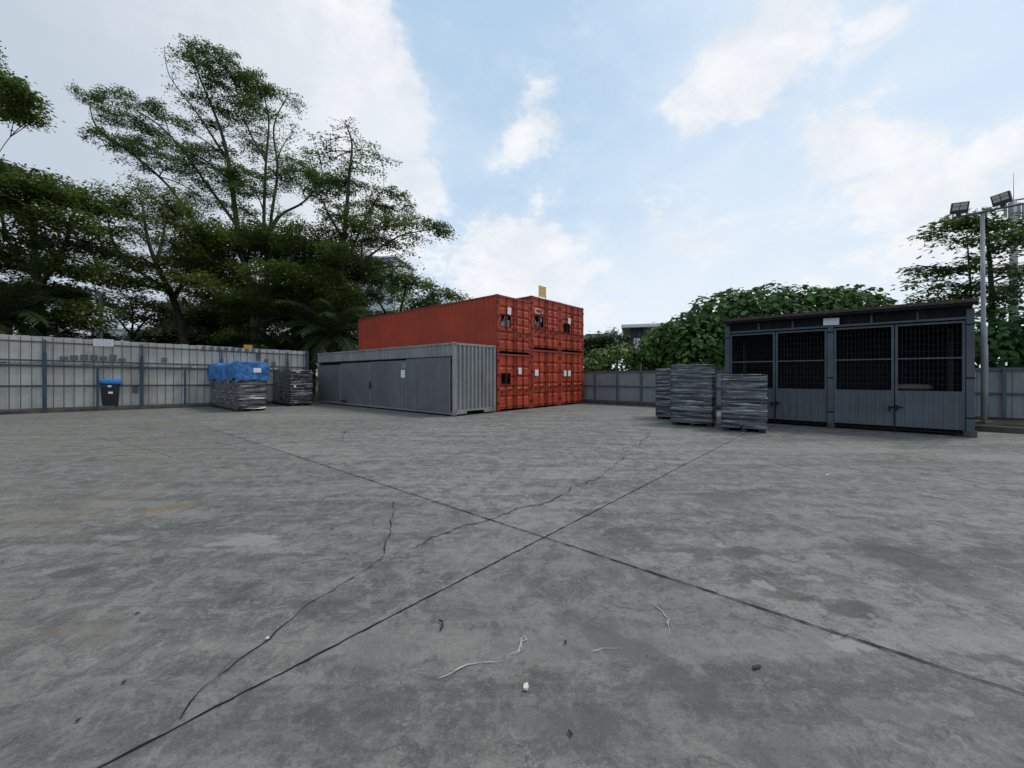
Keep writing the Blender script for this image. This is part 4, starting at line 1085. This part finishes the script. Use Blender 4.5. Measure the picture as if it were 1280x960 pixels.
def palm(label, px, Y, hz, n=26, size=4.6, tilt=0, seed=0, group=TB):
    r = random.Random(seed); q = W(px, HY, Y)
    root = thing('oil_palm', label, 'palm', (q.x, q.y, 0), 0, group)
    MB().tube([(0, 0, -.1), (.05, 0, hz * .5), (0, 0, hz)], [.38, .32, .3], 10).build('trunk', M['bark'], root, True)
    wood = MB(); P = []; D = []; Nn = []; L = []; Wd = []
    for i in range(n):
        a = 2.4 * i + r.uniform(-.2, .2); el = R(78 - 95 * i / n + r.uniform(-8, 8)); ln = size * r.uniform(.8, 1.1)
        pts = []; p = Vector((0, 0, hz)); e = el; seg = ln / 14
        for k in range(15):
            pts.append(p.copy()); p = p + Vector((math.cos(a) * math.cos(e), math.sin(a) * math.cos(e), math.sin(e))) * seg
            e -= R(4 + 4.5 * k / 14 + (3 if el < .4 else 0))
        wood.tube(pts, [.045 - .04 * k / 14 for k in range(15)], 4, False)
        side = Vector((-math.sin(a), math.cos(a), 0))
        for k in range(2, 15):
            t = (pts[k] - pts[k - 1]).normalized()
            for s in (-1, 1):
                for h in range(3):
                    pp = pts[k - 1].lerp(pts[k], h / 3)
                    dd = (side * s + t * .55 + Vector((0, 0, -.35 - r.uniform(0, .5)))).normalized()
                    nn = dd.cross(t).normalized()
                    P.append(pp[:]); D.append(dd[:]); Nn.append(nn[:]); L.append(r.uniform(.6, .95) * (1.15 - .7 * abs(k / 14 - .45))); Wd.append(.07)
    wood.build('fronds', M['bark'], root)
    leaf_mesh('leaflets', np.array(P), np.array(D), np.array(Nn), np.array(L), np.array(Wd), M['palm'], root)
    return root
palm('dark oil palm with drooping fronds at the far left edge behind the fence', 5, 21.5, 4.6, 26, 3.8, 0, 1)
palm('oil palm under the umbrella tree left of the red containers', 352, 28.5, 3.4, 28, 4.2, 0, 2)
palm('oil palm touching the far end of the red container stack', 415, 27.5, 4.2, 30, 4.4, 0, 3)
palm('tall oil palm between the layered tree and the umbrella tree', 388, 32, 5.4, 26, 4.6, 0, 4)

# right-hand side greenery
TR = 'greenery beyond the back fence'
def broadleaf(name, label, cat, Y, blobs, n, leaf, mat, group, stem_px, shell=.9, noise_amp=.25):
    base = W(stem_px, HY, Y); base.z = 0
    root = thing(name, label, cat, base, 0, group)
    PP = []; DD = []; NN = []; LL = []
    wood = MB()
    for (px, py, rx, ry, dw) in blobs:
        c = W(px, py, Y); k = Y / F; a, bv = rx * k, ry * k; d = dw
        wood.tube([Vector((random.uniform(-.3, .3), 0, 0)), (c - base) * .6 + Vector((0, 0, -.3)), c - base], [.12, .08, .04], 6)
        for _ in range(9):
            v = Vector((random.gauss(0, 1), random.gauss(0, 1), abs(random.gauss(0, 1)))).normalized()
            e = c + Vector((v.x * a, v.y * d, v.z * bv)) * .85
            wood.tube([c - base, (c.lerp(e, .5)) + Vector((0, 0, .15)) - base, e - base], [.04, .03, .012], 4, False)
        m = int(n * a * bv)
        v = unit(rng.normal(size=(m, 3)))
        lump = 1 + noise_amp * (np.sin(v[:, 0] * 7 + px) * np.sin(v[:, 2] * 6 + py) + .6 * np.sin(v[:, 0] * 15 + v[:, 1] * 11 + px * 2) * np.sin(v[:, 2] * 13))*.6
        rr = lump * (1 - np.abs(rng.normal(0, .16, m)) * shell)
        p = np.array(c)[None] + v * np.array([a, d, bv]) * rr[:, None]
        nrm = unit(v / np.array([a, d, bv]) + np.array([0, 0, .45]) + rng.normal(0, .28, (m, 3)))
        dd = rng.normal(0, .5, (m, 3)) + v * .5 + np.array([0, 0, -.9])
        dd = unit(dd - nrm * (dd * nrm).sum(1, keepdims=True))
        PP.append(p); DD.append(dd); NN.append(nrm); LL.append(rng.uniform(.35, 1.3, m) ** 1.1 * leaf)
    P = np.concatenate(PP); keep = P[:, 2] > .3
    L = np.concatenate(LL)[keep]
    wood.build('trunk', M['bark'], root, True)
    leaf_mesh('crown', P[keep] - np.array(base), np.concatenate(DD)[keep], np.concatenate(NN)[keep], L, L * rng.uniform(.75, 1.0, len(L)), mat, root, True)
    return root
broadleaf('broadleaf_tree', 'domed tree with very large leaves behind the shed roof', 'tree', 24.5,
          [(868, 432, 46, 42, 2.6), (905, 405, 46, 42, 2.6), (950, 398, 48, 40, 3.0), (1000, 396, 50, 38, 3.0), (1040, 396, 44, 38, 3.0), (1074, 398, 30, 34, 2.2), (940, 440, 70, 40, 3.0), (1020, 440, 80, 40, 3.0)],
          520, .31, M['leaf_big'], TR, 980, .9, .15)
broadleaf('shrub', 'leafy shrub with small leaves left of the large-leaved dome', 'shrub', 25.5,
          [(832, 428, 26, 26, 1.8), (850, 418, 28, 24, 1.8), (812, 438, 18, 22, 1.4), (872, 430, 24, 26, 1.6), (840, 450, 40, 22, 2.0)], 420, .24, M['leaf_shrub'], TR, 840, 1.2, .35)
broadleaf('shrub', 'low bright bush by the corner of the red containers behind the back fence', 'shrub', 26.5,
          [(750, 448, 20, 16, 1.6), (772, 442, 20, 14, 1.6), (795, 446, 20, 16, 1.6), (738, 456, 14, 12, 1.4), (760, 460, 30, 10, 1.6), (805, 458, 26, 12, 1.6)], 420, .22, M['leaf_shrub'], TR, 770, 1.2, .35)
broadleaf('shrub', 'pale green bush right above the tallest wrapped pallets', 'shrub', 22.6,
          [(862, 452, 16, 12, 1.0), (882, 458, 16, 10, 1.0), (850, 462, 14, 8, 1.0)], 420, .24, M['leaf_shrub'], TR, 866, 1.2, .4)
# far trees
fx = [(x, y, rx, ry, 1.2) for x, y, rx, ry in ((735, 428, 14, 8), (752, 424, 12, 7), (768, 420, 11, 7), (783, 424, 11, 7), (797, 430, 12, 8), (745, 440, 20, 8), (775, 438, 20, 8), (800, 442, 18, 8), (725, 436, 14, 9))]
tree('distant_tree', 'hazy distant tree clump right of the red containers', 'tree', 95, [([(760, 475), (760, 445), (762, 425)], .3, .06)], fx, 2.4, M['leaf_far'], M['bark'], 1.0, 4, TR, .25, .5, 1.3)
# right trees behind the lamp
rt_ = [(1190, 276, 24, 6, .8), (1215, 270, 24, 6, .9), (1165, 290, 20, 4, .8), (1195, 297, 26, 5, .7), (1235, 275, 26, 6, 1), (1262, 280, 26, 7, 1), (1240, 297, 26, 6, 1), (1270, 305, 26, 8, 1),
       (1150, 334, 18, 3, .8), (1176, 336, 24, 5, .9), (1205, 332, 24, 6, .9), (1230, 318, 22, 7, 1), (1150, 352, 14, 3, .7), (1180, 355, 24, 5, .8), (1142, 374, 16, 4, .9), (1165, 372, 20, 4, .9), (1195, 372, 24, 6, 1), (1225, 358, 24, 8, 1.2), (1255, 335, 26, 8, 1.2), (1275, 360, 26, 8, 1.2), (1250, 372, 26, 8, 1.2), (1225, 388, 24, 6, 1), (1300, 330, 30, 12, 1.2), (1310, 290, 30, 10, 1.2)]
tree('layered_tree', 'tree with drooping tiers of leaves behind the lamp post', 'tree', 23,
     [([(1238, 480), (1240, 400), (1238, 340), (1234, 290), (1232, 262)], .2, .03), ([(1212, 470), (1214, 390), (1212, 340), (1208, 290)], .1, .02)],
     rt_, .85, M['leaf_a'], M['bark'], 1.1, 1.6, TR, .35, .25, .42, True, (.24, .4), 2.2, 1.1)
broadleaf('hedge_tree', 'dense green thicket above the fence right of the lamp post', 'thicket', 21,
          [(1262, 412, 34, 28, 1.6), (1235, 432, 22, 26, 1.4), (1290, 420, 34, 32, 1.6), (1262, 445, 40, 24, 1.6), (1320, 430, 40, 30, 1.6)], 320, .28, M['leaf_big'], TR, 1262, 1.2, .35)

# ------------------------------------------------------------------ buildings beyond
def facade(root, w, d, h, mat, roofmat, wins, name_roof='roof', over=.6):
    MB().box(-w / 2, w / 2, 0, d, 0, h).build('wall', mat, root)
    MB().box(-w / 2 - over, w / 2 + over, -over, d + over, h, h + .35).build(name_roof, roofmat, root)
    for (x, z, ww, hh) in wins:
        f = MB(); f.box(x - ww / 2 - .08, x + ww / 2 + .08, -.06, -.003, z - hh / 2 - .08, z + hh / 2 + .08)
        fo = f.build('window', M['white'], root)
        MB().box(x - ww / 2, x + ww / 2, -.075, -.061, z - hh / 2, z + hh / 2).build('pane', M['glass'], fo)
q = W(830, HY, 46)
h = thing('house', 'dark clad house with flat white roof rising behind the shrubs', 'house', (q.x + .6, q.y, 0), R(-17))
MB().box(-4.3, 8, 0, 8, 0, 7.2).build('wall', M['house_dark'], h)
cl = MB()
for i in range(22): cl.box(-4.3, 8, -.05, -.004, .3 + i * .31, .3 + i * .31 + .2)
cl.build('cladding', M['house_dark'], h)
rf_ = MB(); rf_.box(-5.3, 9, -1, 9, 7.2, 7.6); rf_.build('roof', M['white'], h, bevel=.05)
MB().box(-3.9, -3.2, -.12, -.06, 4.3, 6.0).build('window', M['white'], h)
q = W(468, HY, 100)
ab = thing('apartment_block', 'pale high apartment block glimpsed through the layered tree', 'building', (q.x, q.y, 0), R(-8))
facade(ab, 11, 12, 31, M['concrete_wall'], M['white'], [(x, z, 1.6, 1.4) for x in (-4.2, -1.4, 1.4, 4.2) for z in np.arange(14, 32, 3.1)])
q = W(172, HY, 70)
wbz = thing('low_building', 'low white building with window row behind the small yellowing tree', 'building', (q.x, q.y, 0), R(20))
facade(wbz, 16, 8, 9.6, M['concrete_wall'], M['white'], [(x, z, 1.5, 1.3) for x in (-6, -3, 0, 3, 6) for z in (4.2, 7.6)])
q = W(60, HY, 48)
wb2 = thing('low_building', 'white corrugated building edge just above the left fence', 'building', (q.x, q.y, 0), R(35))
facade(wb2, 5, 4, 6.9, M['concrete_wall'], M['white'], [(0.6, 5.2, 1.2, 1.0)], over=.25)
q = W(748, HY, 210)
fb_ = thing('distant_building', 'distant pale office building on the skyline right of the red containers', 'building', (q.x, q.y, 0), 0)
facade(fb_, 11, 10, 23.2, M['concrete_wall'], M['house_dark'], [(x, 19.5, 2.2, 2.6) for x in (-3.8, -.9, 2, 4.4)])

# ------------------------------------------------------------------ litter on the yard
M['scrap'] = plain('dirty_paper', (.5, .5, .49), .8)
def litter(name, label, px, py, poly, hgt, mat, rz=0):
    q = G(px, py); n = len(poly)
    mb = MB(); z0 = [random.uniform(0.001, hgt * .5) for _ in poly]
    mb.add([(x, y, .0105) for (x, y) in poly] + [(x * .92, y * .92, .0115 + hgt * random.uniform(.3, 1)) for (x, y) in poly],
           [tuple(range(n))[::-1], tuple(range(n, 2 * n))] + [(i, (i + 1) % n, n + (i + 1) % n, n + i) for i in range(n)])
    o = mb.build(name, mat); o.location = (q.x, q.y, 0); o.rotation_euler = (0, 0, rz)
    return setp(o, label, 'litter')
litter('paper_scrap', 'crumpled white paper scrap on the concrete nearest the camera', 657, 861, [(-.014, -.02), (.006, -.026), (.017, -.004), (.012, .022), (-.008, .018)], .01, M['scrap'])
litter('plastic_piece', 'flat black plastic piece lying right of the joint crossing', 946, 836, [(-.03, -.012), (.028, -.006), (.032, .012), (-.026, .008)], .006, M['rubber'], .2)
litter('plastic_piece', 'tiny black fragment at the bottom of the yard below the paper scrap', 713, 919, [(-.006, -.016), (.006, -.01), (.004, .016), (-.004, .012)], .008, M['rubber'], .5)
litter('plastic_piece', 'tiny black fragment beside the white scuff marks', 707, 805, [(-.009, -.008), (.007, -.009), (.008, .008), (-.007, .008)], .01, M['rubber'])
litter('stone', 'small white stone lying on the long curved crack', 334, 800, [(-.01, -.009), (.009, -.01), (.012, .006), (-.005, .012)], .006, M['scrap'])
st = MB(); st.tube([G(549, 778) + Vector((0, 0, .016)), G(553, 780) + Vector((0, 0, .018)), G(553.5, 785) + Vector((0, 0, .016)), G(551, 790) + Vector((0, 0, .016))], .006, 6)
o = st.build('rubber_strip', M['rubber']); setp(o, 'short curled black rubber strip on the concrete left of the scuff marks', 'litter')
for i, (px, py, lab) in enumerate(((415, 662, 'dark leaf-like flake beside the long pale patch'), (172, 768, 'dark flake lying at the left of the long crack'), (98, 902, 'dark flake near the bottom left corner'), (1034, 594, 'pale flake lying in front of the shed'), (155, 855, 'dark double flake in the lower left of the yard'))):
    s_ = G(px, py).y / 4
    litter('debris_flake', lab, px, py, [(.022 * s_ * random.uniform(.4, 1.2) * math.cos(t_), .012 * random.uniform(.4, 1.2) * math.sin(t_)) for t_ in (0, .8, 1.7, 2.6, 3.5, 4.4, 5.4)], .002, M['paper'] if i == 3 else M['rubber'], random.uniform(0, 1))

# ------------------------------------------------------------------ sky, sun, camera
SUN_EL, SUN_AZ = R(60), R(72)     # azimuth measured from +Y towards +X
w = bpy.data.worlds.new('World'); SC.world = w; w.use_nodes = True
class WN(N):
    def __init__(s): s.t = w.node_tree; s.n = s.t.nodes; s.l = s.t.links
wn = WN()
bgn = wn.n['Background']; bgn.inputs['Strength'].default_value = .1
sky = wn.n.new('ShaderNodeTexSky'); sky.sky_type = 'NISHITA'; sky.sun_disc = False
sky.sun_elevation = SUN_EL; sky.sun_rotation = SUN_AZ; sky.air_density = 1.0; sky.dust_density = 2.0; sky.ozone_density = 1.0
tc = wn.n.new('ShaderNodeTexCoord').outputs['Generated']
nrm = wn.n.new('ShaderNodeVectorMath'); nrm.operation = 'NORMALIZE'; wn.l.new(tc, nrm.inputs[0]); dv = nrm.outputs[0]
def sdir(px, py): return Vector(((px - 640) / F, 1, (HY - py) / F)).normalized()
sepz = wn.n.new('ShaderNodeSeparateXYZ'); wn.l.new(dv, sepz.inputs[0]); dz = sepz.outputs[2]
# cloud field
nA = wn.noise(wn.mapping(dv, (1, 1, 1.7)), 3.6, 10, .62, .5)
nB = wn.noise(wn.mapping(dv, (1, 1, 1.5), (0, 0, .6)), 9.0, 8, .62, .3)
nC = wn.noise(wn.mapping(dv, (1, 1, 2.2), (.3, 0, 0)), 1.6, 6, .5)
def blob(px, py, rad, wgt):
    d = sdir(px, py)
    dt = wn.n.new('ShaderNodeVectorMath'); dt.operation = 'DISTANCE'; wn.l.new(dv, dt.inputs[0]); dt.inputs[1].default_value = d
    return wn.math('MULTIPLY', wn.ramp(dt.outputs['Value'], rad, rad * .15), wgt)
acc = wn.math('MULTIPLY', wn.math('SUBTRACT', nA, .5), 1.15)
nD = wn.noise(wn.mapping(dv, (1, 1, 1.4), (0, .4, 0)), 26.0, 7, .65, .3)
acc = wn.math('ADD', acc, wn.math('MULTIPLY', wn.math('SUBTRACT', nB, .5), .95))
acc = wn.math('ADD', acc, wn.math('MULTIPLY', wn.math('SUBTRACT', nD, .5), .3))
for px, py, rd_, wg in ((430, 60, .26, .42), (400, 170, .26, .42), (480, 230, .2, .36), (250, 40, .4, .4), (80, 120, .6, .45), (-150, 200, .8, .5), (510, 130, .12, .1), (200, 330, .6, .42),
                        (680, 150, .13, .30), (625, 195, .07, .22), (945, 60, .13, .32), (905, 110, .11, .28), (850, 155, .09, .28), (985, 45, .08, .16), (1090, 180, .13, .30), (1020, 195, .1, .18), (640, 300, .15, .34), (690, 330, .15, .28), (800, 270, .09, .16), (870, 330, .2, .06),
                        (1250, 240, .2, .36), (1130, 10, .1, .22), (560, 350, .2, .2), (950, 330, .3, .05), (1150, 330, .25, .1), (720, 400, .3, .15), (730, 0, .07, .25), (660, 90, .07, .16),
                        (325, 75, .07, -.5), (590, 60, .2, -.28), (580, 190, .13, -.22), (780, 60, .17, -.2), (780, 200, .15, -.15), (1200, 110, .18, -.1)):
    acc = wn.math('ADD', acc, blob(px, py, rd_, wg))
mask = wn.math('ADD', wn.math('MULTIPLY', wn.ramp(acc, -.05, .5), .6), wn.math('MULTIPLY', wn.ramp(acc, .15, .32), .4))
# thin veil: haze towards the horizon
veil = wn.math('ADD', wn.math('MULTIPLY', wn.ramp(dz, .75, .0), .5), .3)
base = wn.mix(veil, sky.outputs[0], (7.2, 7.8, 8.3))
right = wn.math('MULTIPLY', wn.ramp(sepz.outputs[0], .05, .6), .45)
base = wn.mix(.6, base, (4.7, 6.9, 9.2))
base = wn.mix(right, base, (6.9, 7.9, 9.0))
base = wn.mix(wn.math('MULTIPLY', wn.ramp(wn.math('ADD', nC, wn.math('MULTIPLY', nB, .4)), .55, .85), .4), base, (7.4, 8.2, 9.2))
# cloud brightness: whiter at edges, grayer in the thick left bank
sepx = sepz.outputs[0]
thick = wn.math('MULTIPLY', wn.ramp(acc, .45, 1.0), wn.ramp(sepx, -.25, -.75))
cw = wn.mix(wn.ramp(nB, .35, .7), (7.6, 7.9, 8.3), (9.3, 9.3, 9.4))
cw = wn.mix(wn.ramp(nC, .4, .7), cw, (7.7, 8.0, 8.5))
nE = wn.noise(wn.mapping(dv, (1, 1, 2.0), (0, 0, .2)), 5.5, 8, .6, .6)
cw = wn.mix(wn.math('MULTIPLY', wn.ramp(nE, .48, .68), .45), cw, (6.1, 6.7, 7.6))
cw = wn.mix(thick, cw, (5.1, 5.7, 6.5))
skyc = wn.mix(wn.math('MULTIPLY', mask, .9), base, cw)
glow = wn.math('MULTIPLY', wn.math('MULTIPLY', wn.ramp(dz, .5, .0), .6), wn.ramp(sepz.outputs[0], -.35, .25))
skyc = wn.mix(glow, skyc, (8.5, 8.8, 9.1))
# below the horizon
skyc = wn.mix(wn.ramp(dz, -.02, -.1), skyc, (1.5, 1.6, 1.6))
wn.l.new(skyc, bgn.inputs['Color'])

sl_ = bpy.data.lights.new('sun', 'SUN'); sl_.energy = 2.0; sl_.angle = R(18); sl_.color = (1, .965, .91)
so_ = bpy.data.objects.new('sun', sl_); COL.objects.link(so_)
sd = Vector((math.sin(SUN_AZ) * math.cos(SUN_EL), math.cos(SUN_AZ) * math.cos(SUN_EL), math.sin(SUN_EL)))
so_.rotation_euler = (-sd).to_track_quat('-Z', 'Y').to_euler(); so_.location = sd * 60

cd = bpy.data.cameras.new('camera'); co = bpy.data.objects.new('camera', cd); COL.objects.link(co)
co.location = (0, 0, CH); co.rotation_euler = (R(90), 0, 0)
cd.sensor_width = 36; cd.lens = 36 * F / 1280; cd.shift_y = -(480 - HY) / 1280
cd.clip_start = .05; cd.clip_end = 4000
SC.camera = co

SC.render.engine = 'CYCLES'
SC.render.resolution_x, SC.render.resolution_y = 1024, 768
SC.view_settings.view_transform = 'Standard'; SC.view_settings.look = 'None'
SC.view_settings.exposure = .12; SC.view_settings.gamma = 1; SC.view_settings.use_curve_mapping = False
SC.cycles.use_denoising = True
SC.cycles.max_bounces = 6; SC.cycles.diffuse_bounces = 3; SC.cycles.glossy_bounces = 3; SC.cycles.transmission_bounces = 3
SC.cycles.caustics_reflective = False; SC.cycles.caustics_refractive = False
